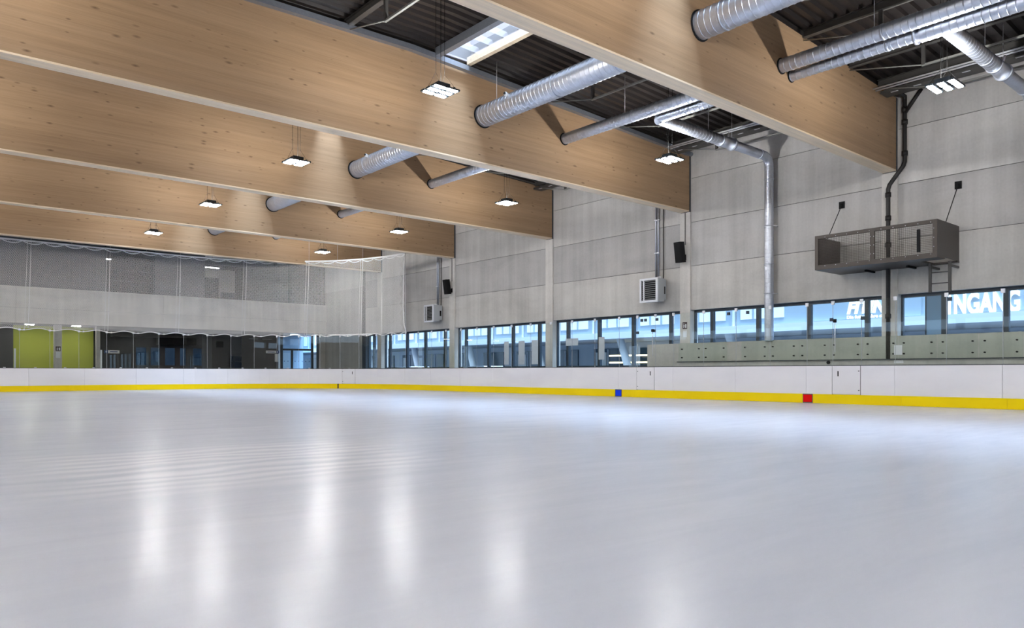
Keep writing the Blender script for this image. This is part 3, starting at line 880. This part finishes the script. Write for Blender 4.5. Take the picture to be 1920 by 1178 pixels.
# ------------------------------------------------------------------ lamps
UPL = bpy.data.lights.new('added_uplight', 'POINT')  # point light added above each lamp to brighten upper walls and beams
UPL.energy = ADDED_UPLIGHT_POWER
UPL.color = LAMP_COLOR
UPL.shadow_soft_size = 0.055
def lamp_proto(x, y, label):
    z = 7.22
    r = thing('pendant_lamp', label, 'lamp', (x, y, z), 'pendant lamps under the roof')
    fr = MB()
    for yy in (-0.22, 0.0, 0.22): fr.box(x - 0.335, x + 0.335, y + yy - 0.075, y + yy + 0.075, z + 0.012, z + 0.05)
    for xx in (-0.2, 0.2): fr.box(x + xx - 0.02, x + xx + 0.02, y - 0.28, y + 0.28, z + 0.05, z + 0.08)
    fr.build('lamp_housing', 'frame', r)
    for yy in (-0.22, 0.0, 0.22):
        for xx in (-0.165, 0.165):
            p = MB().box(x + xx - 0.12, x + xx + 0.12, y + yy - 0.05, y + yy + 0.05, z, z + 0.0115)
            p.build('led_panel', 'led', r)
    cup = MB().box(x - 0.16, x + 0.16, y - 0.16, y + 0.16, z + 0.081, z + 0.09)
    for q in ((-0.16, -0.15, -0.16, 0.16), (0.15, 0.16, -0.16, 0.16), (-0.15, 0.15, -0.16, -0.15), (-0.15, 0.15, 0.15, 0.16)):
        cup.box(x + q[0], x + q[1], y + q[2], y + q[3], z + 0.09, z + 0.17)
    cup.build('added_uplight_tray', 'frame', r)  # made-up tray that hides the added point light from below
    ul = bpy.data.objects.new('added_uplight', UPL); COL.objects.link(ul); ul.parent = r; ul.location = (0, 0, 0.18)
    for xx in (-0.2, 0.2):
        MB().tube([(x + xx, y - 0.26, z + 0.08), (x + xx * 0.6, y, z + 0.42), (x + xx, y + 0.26, z + 0.08)], 0.004, 5).build('sling', 'wire', r)
        MB().tube([(x + xx * 0.6, y, z + 0.42), (x + xx * 0.6, y, deck(x) + 0.01)], 0.005, 6).build('suspension_wire', 'wire', r)
    MB().tube([(x + 0.1, y + 0.12, z + 0.08), (x + 0.1, y + 0.12, deck(x) + 0.01)], 0.006, 6).build('power_cord', 'wire', r)
    return r
first = {}
RN = {18.0: 'the row beside the concrete wall', 9.7: 'the second row from the concrete wall',
      1.4: 'the third row from the concrete wall', -6.9: 'the fourth row from the concrete wall'}
for x in (18.0, 9.7, 1.4, -6.9):
    for k in range(-3, 5):
        y = 6.28 + 7.5 * k
        n = k if x == 18.0 else k - 1
        lab = 'glowing six panel lamp, %s from the camera in %s' % (ORD[max(0, n)] if n >= 0 else 'behind', RN[x])
        if n < 0 or x < 9: lab = 'six panel lamp out of view, %s along %s' % (ORD[k + 3], RN[x])
        if x not in first: first[x] = lamp_proto(x, y, lab); base = (x, y)
        else: copy_tree(first[x], (0, y - base[1], 0), lab)

# ------------------------------------------------------------------ unit heaters, conduits to them, speakers, signs on the wall
def heater(y0, label, label2):
    y1 = y0 + 0.87; z0, z1 = 3.62, 4.55
    h = thing('unit_heater', label, 'heater', (23.1, (y0 + y1) / 2, z0), 'unit heaters on the concrete wall')
    c = MB().box(22.82, 23.20, y0 + 0.02, y1 - 0.02, z0 + 0.03, z1 - 0.02); c.box(23.20, 23.42, y0 + 0.1, y1 - 0.1, z0 + 0.12, z1 - 0.03)
    c.build('casing', 'case', h)
    f = MB()
    for a, b, c_, d in ((y0, y1, z0, z0 + 0.08), (y0, y1, z1 - 0.08, z1), (y0, y0 + 0.09, z0 + 0.08, z1 - 0.08), (y1 - 0.07, y1, z0 + 0.08, z1 - 0.08), (y1 - 0.22, y1 - 0.17, z0 + 0.08, z1 - 0.08)):
        f.box(22.76, 22.82, a, b, c_, d)
    f.build('front_frame', 'white_steel', h)
    box('coil', 'black', 22.815, 22.819, y0 + 0.09, y1 - 0.07, z0 + 0.08, z1 - 0.08, h)
    for j in range(10):
        z = z0 + 0.12 + j * 0.077
        MB().hexa([(22.77, y0 + 0.09, z - 0.012), (22.812, y0 + 0.09, z + 0.018), (22.812, y1 - 0.07, z + 0.018), (22.77, y1 - 0.07, z - 0.012),
                   (22.77, y0 + 0.09, z - 0.004), (22.812, y0 + 0.09, z + 0.026), (22.812, y1 - 0.07, z + 0.026), (22.77, y1 - 0.07, z - 0.004)]).build('louvre', 'slat', h)
    box('side_grille', 'black', 23.23, 23.36, y0 + 0.094, y0 + 0.0999, z0 + 0.33, z0 + 0.62, h)
    box('top_bracket', 'white_steel', 22.95, 23.05, y0 + 0.05, y0 + 0.15, z1 - 0.02, z1 + 0.05, h)
    box('wall_bracket', 'dark_steel', 23.42, XW - 0.001, y0 + 0.2, y1 - 0.2, z0 + 0.3, z1 - 0.2, h)
    cp = thing('conduit_riser', label2, 'conduit', (XW - 0.04, y0 + 0.5, z1), 'conduits above the heaters')
    for dy, r_ in ((0.62, 0.03), (0.50, 0.04), (0.26, 0.02)):
        MB().tube([(XW - 0.045, y0 + dy, z1 + 0.002), (XW - 0.045, y0 + dy, 9.0)], r_, 10).build('conduit', 'galv' if r_ > 0.025 else 'dark_steel', cp)
    for z in (5.6, 6.9): box('pipe_clip', 'clamp', XW - 0.10, XW - 0.001, y0 + 0.44, y0 + 0.67, z - 0.02, z + 0.02, cp)
heater(18.0, 'grey louvred unit heater on the concrete wall between the second and third beams', 'thin conduits rising from the heater nearer the camera')
heater(33.0, 'grey louvred unit heater on the concrete wall just right of the net', 'thin conduits rising from the heater beside the net')
def speaker(yc, label):
    s = thing('wall_speaker', label, 'speaker', (23.3, yc, 5.0), 'black wall speakers')
    b = MB()
    x0, x1, lean = 22.92, 23.17, 0.12
    y0, y1, z0, z1 = yc - 0.15, yc + 0.15, 5.04, 5.80
    b.hexa([(x0 + lean, y0, z0), (x1 + lean, y0, z0 + 0.03), (x1 + lean, y1, z0 + 0.03), (x0 + lean, y1, z0),
            (x0, y0, z1), (x1, y0, z1 + 0.03), (x1, y1, z1 + 0.03), (x0, y1, z1)])
    b.build('cabinet', 'black', s)
    MB().hexa([(x0 + lean - 0.012, y0 + 0.02, z0 + 0.02), (x0 + lean - 0.002, y0 + 0.02, z0 + 0.02), (x0 + lean - 0.002, y1 - 0.02, z0 + 0.02), (x0 + lean - 0.012, y1 - 0.02, z0 + 0.02),
               (x0 - 0.012, y0 + 0.02, z1 - 0.02), (x0 - 0.002, y0 + 0.02, z1 - 0.02), (x0 - 0.002, y1 - 0.02, z1 - 0.02), (x0 - 0.012, y1 - 0.02, z1 - 0.02)]).build('front_grille', 'black', s)
    br = MB().box(23.22, XW - 0.071, yc - 0.05, yc + 0.05, 5.24, 5.30); br.box(XW - 0.09, XW - 0.071, yc - 0.06, yc + 0.06, 5.16, 5.38)
    br.build('bracket', 'black', s)
    MB().tube([(XW - 0.085, yc - 0.02, 5.75), (XW - 0.085, yc - 0.02, 6.96)], 0.014, 6).build('cable', 'black', s)
speaker(17.22, 'black speaker tilted down on the column under the second beam')
speaker(32.22, 'black speaker tilted down on the column under the fourth beam')

def exit_sign(name, x, y, z, label, facing='X', w=0.30, h=0.30, white=True):
    """small exit pictogram plate; facing X looks along -X, facing Y looks along -Y"""
    s = thing(name, label, 'sign', (x, y, z), 'emergency exit signs')
    def B(nm, m, a0, a1, z0, z1, d0, d1):
        if facing == 'X': box(nm, m, x - d1, x - d0, y - a1, y - a0, z + z0, z + z1, s)
        else: box(nm, m, x + a0, x + a1, y - d1, y - d0, z + z0, z + z1, s)
    B('plate', 'sign_brown', -w / 2, w / 2, -h / 2, h / 2, 0.0, 0.015)
    B('door_symbol', 'paper', w * 0.10, w * 0.40, -h * 0.36, h * 0.22, 0.015, 0.018)
    B('figure_symbol', 'paper', -w * 0.30, -w * 0.12, -h * 0.36, h * 0.10, 0.015, 0.018)
    B('figure_head', 'paper', -w * 0.26, -w * 0.14, h * 0.16, h * 0.32, 0.015, 0.018)
    B('arrow_symbol', 'paper', -w * 0.12, w * 0.02, -h * 0.10, h * 0.0, 0.015, 0.018)
    return s
exit_sign('exit_sign', XW - 0.071, 17.22, 2.69, 'small exit pictogram sign on the column left of the second window bay', 'X', 0.20, 0.26)
nt = box('notice_sheet', 'paper', XW - 0.08, XW - 0.0715, 17.13, 17.30, 2.25, 2.50)
tag(nt, 'pale notice sheet under the exit sign on the concrete column', 'notice')
for i, (y0, y1, z) in enumerate(((9.74, 9.95, 1.55),)):
    tag(box('notice_sheet', 'paper', 22.535, 22.5545, 9.00, 9.22, 1.42, 1.70), 'pale notice sheet on the green glass under the black downpipe', 'notice')
    tag(box('notice_sheet', 'paper', 22.585, 22.5995, 8.98, 9.24, 1.18, 1.27), 'small white label on the low concrete wall under the black downpipe', 'notice')
for i, (ya, yb) in enumerate(((25.0, 25.32), (23.95, 24.35), (23.1, 23.5))):
    o = box('poster_sheet', 'poster', 21.263, 21.268, ya, yb, 1.25, 2.27)
    tag(o, ('tall white poster behind the rink glass, left one beside the concrete column', 'tall white poster behind the rink glass, middle one beside the concrete column', 'tall white poster behind the rink glass, right one beside the concrete column')[i], 'poster', 'posters behind the rink glass')
o = box('poster_sheet', 'poster', 21.263, 21.268, 20.75, 21.45, 1.98, 2.27); tag(o, 'wide white notice behind the rink glass between the posters', 'poster', 'posters behind the rink glass')
o = box('poster_sheet', 'poster', 21.263, 21.268, 18.2, 18.5, 1.4, 2.27)
o.location.y += 1.15; tag(o, 'single tall white poster behind the rink glass at a mullion', 'poster', 'posters behind the rink glass')

# ------------------------------------------------------------------ net over the corner and end glass
net = thing('safety_net', 'white protective net hanging in a curve above the corner and end glass', 'net', path(LARC / 2, 0, 2.97))
NZ0, NZ1 = 3.0, 7.12
SEND = LARC + 14.5
nb = MB()
OFFN = 0.03
def ztop(s): return NZ1
def zbot(s): return NZ0 - 0.03 + 0.05 * math.cos(s * 2 * PI / 1.25)
sp = 0.075; hw = 0.0048
def ribbon(P):
    b = len(nb.v)
    for i, p in enumerate(P):
        q = P[min(i + 1, len(P) - 1)]; o = P[max(i - 1, 0)]
        ds = q[0] - o[0]; dz = q[1] - o[1]; L = math.hypot(ds, dz)
        ns, nz = -dz / L * hw, ds / L * hw
        nb.v.append(path(p[0] + ns, OFFN, p[1] + nz)); nb.v.append(path(p[0] - ns, OFFN, p[1] - nz))
    for i in range(len(P) - 1):
        k = b + 2 * i
        nb.f.append((k, k + 1, k + 3, k + 2)); nb.smooth.append(False)
H = NZ1 - NZ0
n = int((SEND + H) / sp)
for i in range(n + 1):
    s = -H + i * sp
    for sg in (1, -1):
        a = max(0.0, s) if sg == 1 else min(SEND, s + H)
        P = []
        steps = 8
        for j in range(steps + 1):
            u = j / steps
            ss = s + H * u if sg == 1 else s + H - H * u
            zz = NZ0 + H * u
            P.append((ss, zz))
        P = [p for p in P if -0.0 <= p[0] <= SEND]
        if len(P) > 1: ribbon(P)
stuff(nb.build('netting', 'rope', net))
def along(s0, s1, zf, step=0.12):
    k = int((s1 - s0) / step)
    return [path(s0 + (s1 - s0) * i / k, OFFN, zf(s0 + (s1 - s0) * i / k)) for i in range(k + 1)]
MB().tube(along(0, SEND, lambda s: NZ1 + 0.05, 0.3), 0.045, 6).build('top_cable', 'rope', net)
MB().tube(along(0, SEND, lambda s: NZ1 + 0.03 - 0.13 * abs(math.sin(PI * s / 0.86)) ** 0.8, 0.06), 0.026, 5).build('scalloped_edge_rope', 'rope', net)
MB().tube(along(0, SEND, zbot, 0.12), 0.022, 6).build('bottom_rope', 'rope', net)
MB().tube([path(0, OFFN, NZ1 + 0.05), path(0.1, OFFN, 6.6), path(0.17, OFFN, 5.5), path(0.2, OFFN, 4.4), path(0.1, OFFN, 3.4), path(-0.1, OFFN, NZ0 - 0.02)], 0.022, 6).build('side_rope', 'rope', net)
for i, s in enumerate((3.35, 6.7, 10.1, 13.5, 16.9, 20.3, 23.7)):
    MB().tube([path(s, OFFN, NZ1 + 0.05), path(s + 0.05, OFFN - 0.03, 5.2), path(s + 0.12, OFFN - 0.03, NZ0)], 0.014, 6).build('lift_rope', 'rope', net)
    MB().tube([path(s + 0.14, OFFN, NZ1 + 0.05), path(s + 0.22, OFFN - 0.03, 4.8), path(s + 0.26, OFFN - 0.03, NZ0 - 0.05)], 0.010, 6).build('lift_rope', 'rope', net)
for s in (0.0, 1.7, 3.35, 5.0, 6.7, 8.4, 10.1, 11.8, 13.5, 15.2, 16.9, 18.6, 20.3, 22.0, 23.7):
    x, y, z = path(s, OFFN, 0)
    MB().tube([(x, y, NZ1 + 0.06), (x, y, deck(x) + 0.02)], 0.006, 5).build('hanger_wire', 'clamp', net)
MB().tube([path(0.0, OFFN, NZ1 + 0.05), path(-0.05, OFFN, 1.15 + 1.8)], 0.008, 5).build('hanger_wire', 'clamp', net)
MB().tube(along(2.75, 5.55, lambda s: 3.0, 0.3), 0.035, 8).build('weight_tube', 'rope', net)
for i in range(20):
    s = 1.25 * i + 3.1
    if s > SEND: break
    MB().tube([path(s, OFFN, zbot(s) - 0.03), path(s, OFFN, zbot(s) + 0.05)], 0.035, 8).build('rope_weight', 'rope', net)

# ------------------------------------------------------------------ end wall: gallery parapet, cladding, windows, ground floor
we = sroot('wall_end', 'end wall with a pale concrete gallery parapet and grey cladding above', (5, YE, 0))
pj = [XL, -8.85, -5.2, -1.55, 2.1, 5.75, 9.4, 13.05, 16.7, 20.35, XW]
for a, b in zip(pj, pj[1:]):
    MB().box(a + 0.006, b - 0.006, YE - 0.04, YE + 0.25, 4.34, 5.46).build('parapet_panel', 'parapet', we)
    MB().box(a + 0.006, b - 0.006, YE, YE + 0.25, 3.52, 4.33).build('fascia_panel', 'parapet', we)
MB().box(XL, XW, YE + 0.05, YE + 0.3, 3.5, 5.4).build('joint_seal', 'seam', we)
MB().box(XL, XW, YE + 0.25, 60, 3.5, 3.75).build('gallery_slab', 'grey_ceiling', we)
MB().box(XL, XW, YE, 60, 8.3, 9.25).build('upper_fascia', 'cladding', we)
clads = [(XL, -4), (-4, 1.2), (1.2, 6.41), (6.41, 9.98), (12.62, 14.05), (14.05, 15.42), (17.98, 20.81)]
for a, b in clads:
    MB().box(a + 0.008, b - 0.008, YE + 0.10, YE + 0.16, 5.3, 8.3).build('cladding_panel', 'cladding', we)
MB().box(XL, 9.98, YE + 0.17, YE + 0.22, 5.3, 8.3).build('cladding_backing', 'gasket', we)
def upper_window(n, a, b, label):
    w = sroot('window_%d' % n, label, ((a + b) / 2, YE + 0.15, 5.4))
    fr = MB()
    for q in ((a, a + 0.06, 5.4, 8.3), (b - 0.06, b, 5.4, 8.3)): fr.box(q[0], q[1], YE + 0.10, YE + 0.18, q[2], q[3])
    fr.build('window_frame', 'frame', w)
    box('pane', 'tinted_glass', a + 0.06, b - 0.06, YE + 0.14, YE + 0.15, 5.4, 8.3, w)
    return w
w = upper_window(30, 9.98, 12.62, 'dark gallery window with two pale rails, left of the paired grey panels')
for z in (6.15, 6.75): box('rail', 'slat', 10.05, 12.55, YE + 0.20, YE + 0.23, z - 0.015, z + 0.015, w)
box('ceiling_lamp', 'downlight', 10.1, 10.35, YE + 0.4, YE + 0.6, 7.35, 7.38, w)
w = upper_window(31, 15.42, 17.98, 'gallery window showing a lit office with a dark door')
box('room_wall', 'room', 14.6, 18.6, YE + 3.6, YE + 3.7, 3.75, 7.75, w)
box('room_door', 'dark_clad', 16.4, 17.5, YE + 3.52, YE + 3.6, 3.75, 7.15, w)
box('room_shelf', 'cladding', 17.6, 18.5, YE + 3.2, YE + 3.6, 3.75, 6.2, w)
box('room_lamp', 'downlight', 15.9, 17.0, YE + 2.0, YE + 2.12, 7.6, 7.64, w)
w = upper_window(32, 20.81, XW - 0.05, 'gallery window with grey slatted blind in the corner by the concrete wall')
for j in range(34):
    z = 5.5 + j * 0.082
    box('blind_slat', 'slat', 20.9, XW - 0.12, YE + 0.20, YE + 0.25, z, z + 0.05, w)
MB().box(XL, XW, YE + 5.6, YE + 5.7, 3.7, 8.3).build('gallery_back_wall', 'dark_clad', we)
MB().box(XW, XW + 0.4, YE + 0.21, YE + 5.7, 3.6, 9.6).build('gallery_side_wall', 'concrete', we)

# ground floor of the end building
gf = sroot('wall_foyer', 'dark foyer front under the gallery with lime green wall', (8, 50, 0))
box('lime_wall', 'lime', 5.86, 9.78, 48.8, 48.95, -0.03, 3.5, gf)
box('pier', 'concrete_pale', 7.52, 7.88, 46.95, 47.25, -0.03, 3.5, gf)
box('pier', 'concrete_pale', 9.60, 9.80, 47.2, 47.4, -0.03, 3.5, gf)
box('dark_panel', 'dark_clad', XL, 5.80, 48.2, 48.35, -0.03, 3.5, gf)
G = 50.0
def wallstrip(a, b, z0, z1, m='dark_clad', y=G, d=0.12, nm='dark_panel'):
    return box(nm, m, a, b, y, y + d, z0, z1, gf)
wallstrip(9.8, 12.35, -0.03, 3.5)
wallstrip(12.35, 16.3, 2.45, 3.5)
wallstrip(12.35, 16.3, -0.03, 1.35)
for a, b in ((12.95, 13.2), (13.75, 14.05), (14.65, 14.95), (15.3, 15.75)): wallstrip(a, b, 1.35, 2.45)
box('foyer_pane', 'foyer_glass', 12.35, 16.3, G + 0.05, G + 0.06, 1.35, 2.45, gf)
box('foyer_pane', 'foyer_glass', 18.15, 19.75, G + 0.05, G + 0.06, 1.2, 2.0, gf)
wallstrip(16.3, 16.95, -0.03, 3.5, 'cladding')
wallstrip(16.95, 18.15, -0.03, 3.5, 'dark_clad')
wallstrip(18.15, 19.75, 2.0, 3.5, 'cladding')
wallstrip(18.15, 19.75, -0.03, 1.2)
wallstrip(19.75, 20.4, -0.03, 3.5)
box('bulkhead', 'black', 13.4, 15.6, 48.9, 49.6, 2.62, 3.05, gf)
box('bulkhead', 'dark_steel', 10.8, 15.6, 49.0, 49.4, 3.05, 3.2, gf)
box('wall_box', 'black', 17.2, 17.65, 49.9, 49.99, 2.55, 2.95, gf)
for a in (18.3, 18.9, 19.5): box('low_window_bar', 'frame', a, a + 0.1, G - 0.06, G - 0.01, 1.2, 2.0, gf)
MB().hexa([(18.15, G - .05, 1.62), (19.75, G - .05, 1.50), (19.75, G - .01, 1.50), (18.15, G - .01, 1.62), (18.15, G - .05, 1.74), (19.75, G - .05, 1.62), (19.75, G - .01, 1.62), (18.15, G - .01, 1.74)]).build('low_window_bar', 'frame', gf)
box('dark_panel', 'dark_clad', 18.0, 20.42, 47.55, 47.65, -0.03, 3.5, gf)
for a in (18.4, 19.3): box('ceiling_rail', 'slat', a, a + 0.6, 47.40, 47.46, 3.05, 3.09, gf)
dr = sroot('door_1', 'glazed entrance with pale transom beside the concrete corner', (21.7, 47.2, 0))
for a, b, z0, z1 in ((20.42, 20.56, -0.03, 3.5), (22.58, 22.72, -0.03, 3.5), (22.98, 23.10, -0.03, 3.5), (20.56, 22.58, 2.36, 2.48), (21.15, 21.27, -0.03, 2.36)):
    box('door_frame', 'frame', a, b, 47.15, 47.27, z0, z1, dr)
box('transom_pane', 'bluish_glass', 20.56, 22.58, 47.2, 47.21, 2.48, 3.5, dr)
box('door_leaf', 'bluish_glass', 20.56, 21.15, 47.2, 47.21, 0, 2.36, dr)
box('door_leaf', 'bluish_glass', 21.27, 22.58, 47.2, 47.21, 0, 2.36, dr)
for a in (20.65, 20.9, 21.4, 21.65, 21.9, 22.15, 22.4):
    box('sticker_dot', 'sign_blue', a, a + 0.06, 47.19, 47.199, 1.62, 1.67, dr)
box('back_panel', 'facade_white', 20.5, XW + .5, 51.5, 51.6, -0.03, 3.5, gf)
box('back_panel', 'facade_light', 21.9, 22.9, 51.3, 51.49, -0.03, 2.3, gf)
box('pier', 'concrete', 23.1, XW + 0.3, 47.0, 47.3, -0.03, 3.5, gf)
for i, (x, y) in enumerate(((6.42, 47.3), (8.63, 47.3), (22.0, 48.6))):
    box('soffit_lamp', 'downlight', x - 0.2, x + 0.2, y - 0.12, y + 0.12, 3.46, 3.499, gf)
for x, lab in ((5.30, 'slim white gate post behind the end glass, left of the lime wall'), (9.07, 'slim white gate post behind the end glass, right of the lime wall')):
    tag(box('gate_post', 'white_steel', x - 0.04, x + 0.04, 43.45, 43.53, -0.03, 2.08), lab, 'post', 'white gate posts')
exit_sign('exit_sign', 7.70, 46.945, 2.20, 'small exit pictogram sign on the pier before the lime green wall', 'Y', 0.24, 0.24)
tag(box('notice_sheet', 'paper', 7.59, 7.81, 46.935, 46.945, 1.70, 2.03), 'white notice sheet below the exit sign on the pier', 'notice')
def dir_sign(x0, x1, y, z, label, left):
    s = thing('direction_sign', label, 'sign', ((x0 + x1) / 2, y, z), 'direction signs')
    box('plate', 'paper', x0, x1, y, y + 0.02, z - 0.09, z + 0.09, s)
    p0 = x0 if left else x1 - 0.19
    box('pictogram', 'sign_blue', p0, p0 + 0.19, y - 0.004, y - 0.001, z - 0.09, z + 0.09, s)
    box('pictogram_figure', 'paper', p0 + 0.075, p0 + 0.115, y - 0.007, y - 0.0045, z - 0.05, z + 0.05, s)
    box('lettering', 'sign_blue', x0 + (0.3 if left else 0.1), x1 - (0.1 if left else 0.3), y - 0.004, y - 0.001, z - 0.02, z + 0.02, s)
dir_sign(10.15, 10.95, 47.9, 2.10, 'white direction sign with navy pictogram beside the slender pier', True)
dir_sign(19.52, 20.40, 47.4, 2.24, 'white direction sign with pictogram beside the glazed entrance', False)
tag(box('notice_sheet', 'paper', 20.12, 20.36, 47.42, 47.44, 1.60, 2.12), 'narrow white notice below the direction sign at the entrance', 'notice')

# ------------------------------------------------------------------ outside: the building across the forecourt
XF = 34.0
ob = thing('building', 'grey blue building across the forecourt with white signs', 'building', (XF, 20, -0.1))
box('upper_wall', 'facade', XF, XF + 0.3, -30, 110, 3.30, 9.0, ob)
box('floor_slab', 'facade_white', XF - 0.35, XF + 6.0, -30, 110, 2.92, 3.30, ob)
box('roof', 'facade', XF, XF + 6.0, -30, 110, 9.0, 9.3, ob)
for i in range(20):
    y0 = 19.0 + i * 3.3
    box('upper_window', 'facade_light', XF - 0.05, XF - 0.001, y0 + 0.1, y0 + 2.5, 3.62, 8.0, ob)
    box('upper_mullion', 'facade', XF - 0.12, XF - 0.05, y0 + 0.9, y0 + 0.98, 3.62, 8.0, ob)
    box('upper_mullion', 'facade', XF - 0.12, XF - 0.05, y0 + 1.7, y0 + 1.78, 3.62, 8.0, ob)
    box('upper_post', 'facade_white', XF - 0.18, XF - 0.10, y0 + 2.8, y0 + 2.9, 3.3, 8.0, ob)
for i in range(5):
    y0 = -8 + i * 5.2
    box('upper_panel', 'facade', XF - 0.03, XF - 0.001, y0, y0 + 5.1, 3.34, 8.0, ob)
box('lower_wall', 'facade_white', XF + 5.0, XF + 5.3, -30, 110, -0.1, 2.92, ob)
for i in range(24):
    y0 = -4 + i * 4.2
    f = box('ground_window', 'facade_glass', XF + 4.90, XF + 4.999, y0, y0 + 2.6, 0.95 if i % 3 else -0.1, 2.55, ob)
    box('window_bar', 'facade_white', XF + 4.86, XF + 4.90, y0 + 1.2, y0 + 1.3, 0.95, 2.5, f)
    if i % 2: box('window_blind', 'facade_light', XF + 4.87, XF + 4.899, y0 + 1.4, y0 + 2.4, 1.1, 2.3, f)
for i in range(9):
    y0 = 21.5 + i * 7.6
    MB().tube([(XF + 0.6, y0 + 1.1, 2.95), (XF + 0.6, y0, -0.1)], 0.24, 14).build('slanted_column', 'facade_light', ob)
for j in range(2):
    MB().tube([(XF + 3.2, 29.0, 2.0 - 0.45 * j), (XF + 3.2, 33.4, 2.0 - 0.45 * j)], 0.05, 8).build('lobby_lamp', 'warm_lamp', ob)
def sign_text(txt, y_left, z, size, sx, off, shear, name, parent, depth=0.03):
    cu = bpy.data.curves.new(name, 'FONT'); cu.body = txt; cu.size = size; cu.offset = off; cu.shear = shear; cu.extrude = depth
    cu.resolution_u = 4; cu.space_character = 1.06
    tmp = bpy.data.objects.new(name, cu); COL.objects.link(tmp)
    dg = bpy.context.evaluated_depsgraph_get(); dg.update()
    me = bpy.data.meshes.new_from_object(tmp.evaluated_get(dg))
    bpy.data.objects.remove(tmp); bpy.data.curves.remove(cu)
    me.materials.clear(); me.materials.append(M['letter'])
    xs_ = [v.co.x for v in me.vertices]; sx = sx / (max(xs_) - min(xs_))
    # lettering faces the hall: its x runs along -Y, its y runs along Z
    p0 = world_loc(parent)
    for v in me.vertices:
        x, y, zz = v.co
        v.co = (XF - 0.06 - zz - p0.x, y_left - x * sx - p0.y, z + y - p0.z)
    me.update()
    o = bpy.data.objects.new(name, me); COL.objects.link(o); o.parent = parent
    return o
sg = thing('entrance_sign', 'large white lettering EINGANG seen through the windows by the ladder', 'sign', (XF, 10.5, 3.3))
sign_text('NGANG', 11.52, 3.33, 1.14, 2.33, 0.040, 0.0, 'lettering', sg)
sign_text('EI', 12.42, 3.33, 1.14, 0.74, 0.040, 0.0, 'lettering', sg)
sf = thing('gym_sign', 'white slanted lettering on the facade across the forecourt with a slogan below', 'sign', (XF, 15, 3.3))
sign_text('FITINN', 15.97, 3.60, 0.76, 2.30, 0.035, 0.25, 'lettering', sf)
sign_text('Die fetten Jahre sind vorbei', 15.97, 3.36, 0.21, 2.42, 0.008, 0.0, 'slogan', sf, 0.01)
def car(y, label, m):
    c = thing('parked_car', label, 'car', (30.5, y, -0.1), 'cars parked outside')
    prof = [(-2.1, 0.25), (2.1, 0.25), (2.15, 0.75), (1.3, 0.92), (0.75, 1.38), (-1.1, 1.42), (-1.75, 0.98), (-2.12, 0.85)]
    MB().prism([(y + a, b - 0.1) for a, b in prof], 'X', 29.7, 31.3).build('body', m, c)
    win = [(1.15, 0.92), (0.68, 1.32), (-1.05, 1.36), (-1.6, 0.98)]
    MB().prism([(y + a, b - 0.1) for a, b in win], 'X', 29.69, 29.699).build('side_window', 'facade_glass', c)
    for yy in (-1.3, 1.35):
        MB().tube([(29.68, y + yy, 0.22), (29.95, y + yy, 0.22)], 0.32, 16).build('wheel', 'black', c)
car(47.0, 'silver car parked outside behind the net side windows', 'car')
car(38.5, 'silver car parked outside before the sloping columns', 'car')
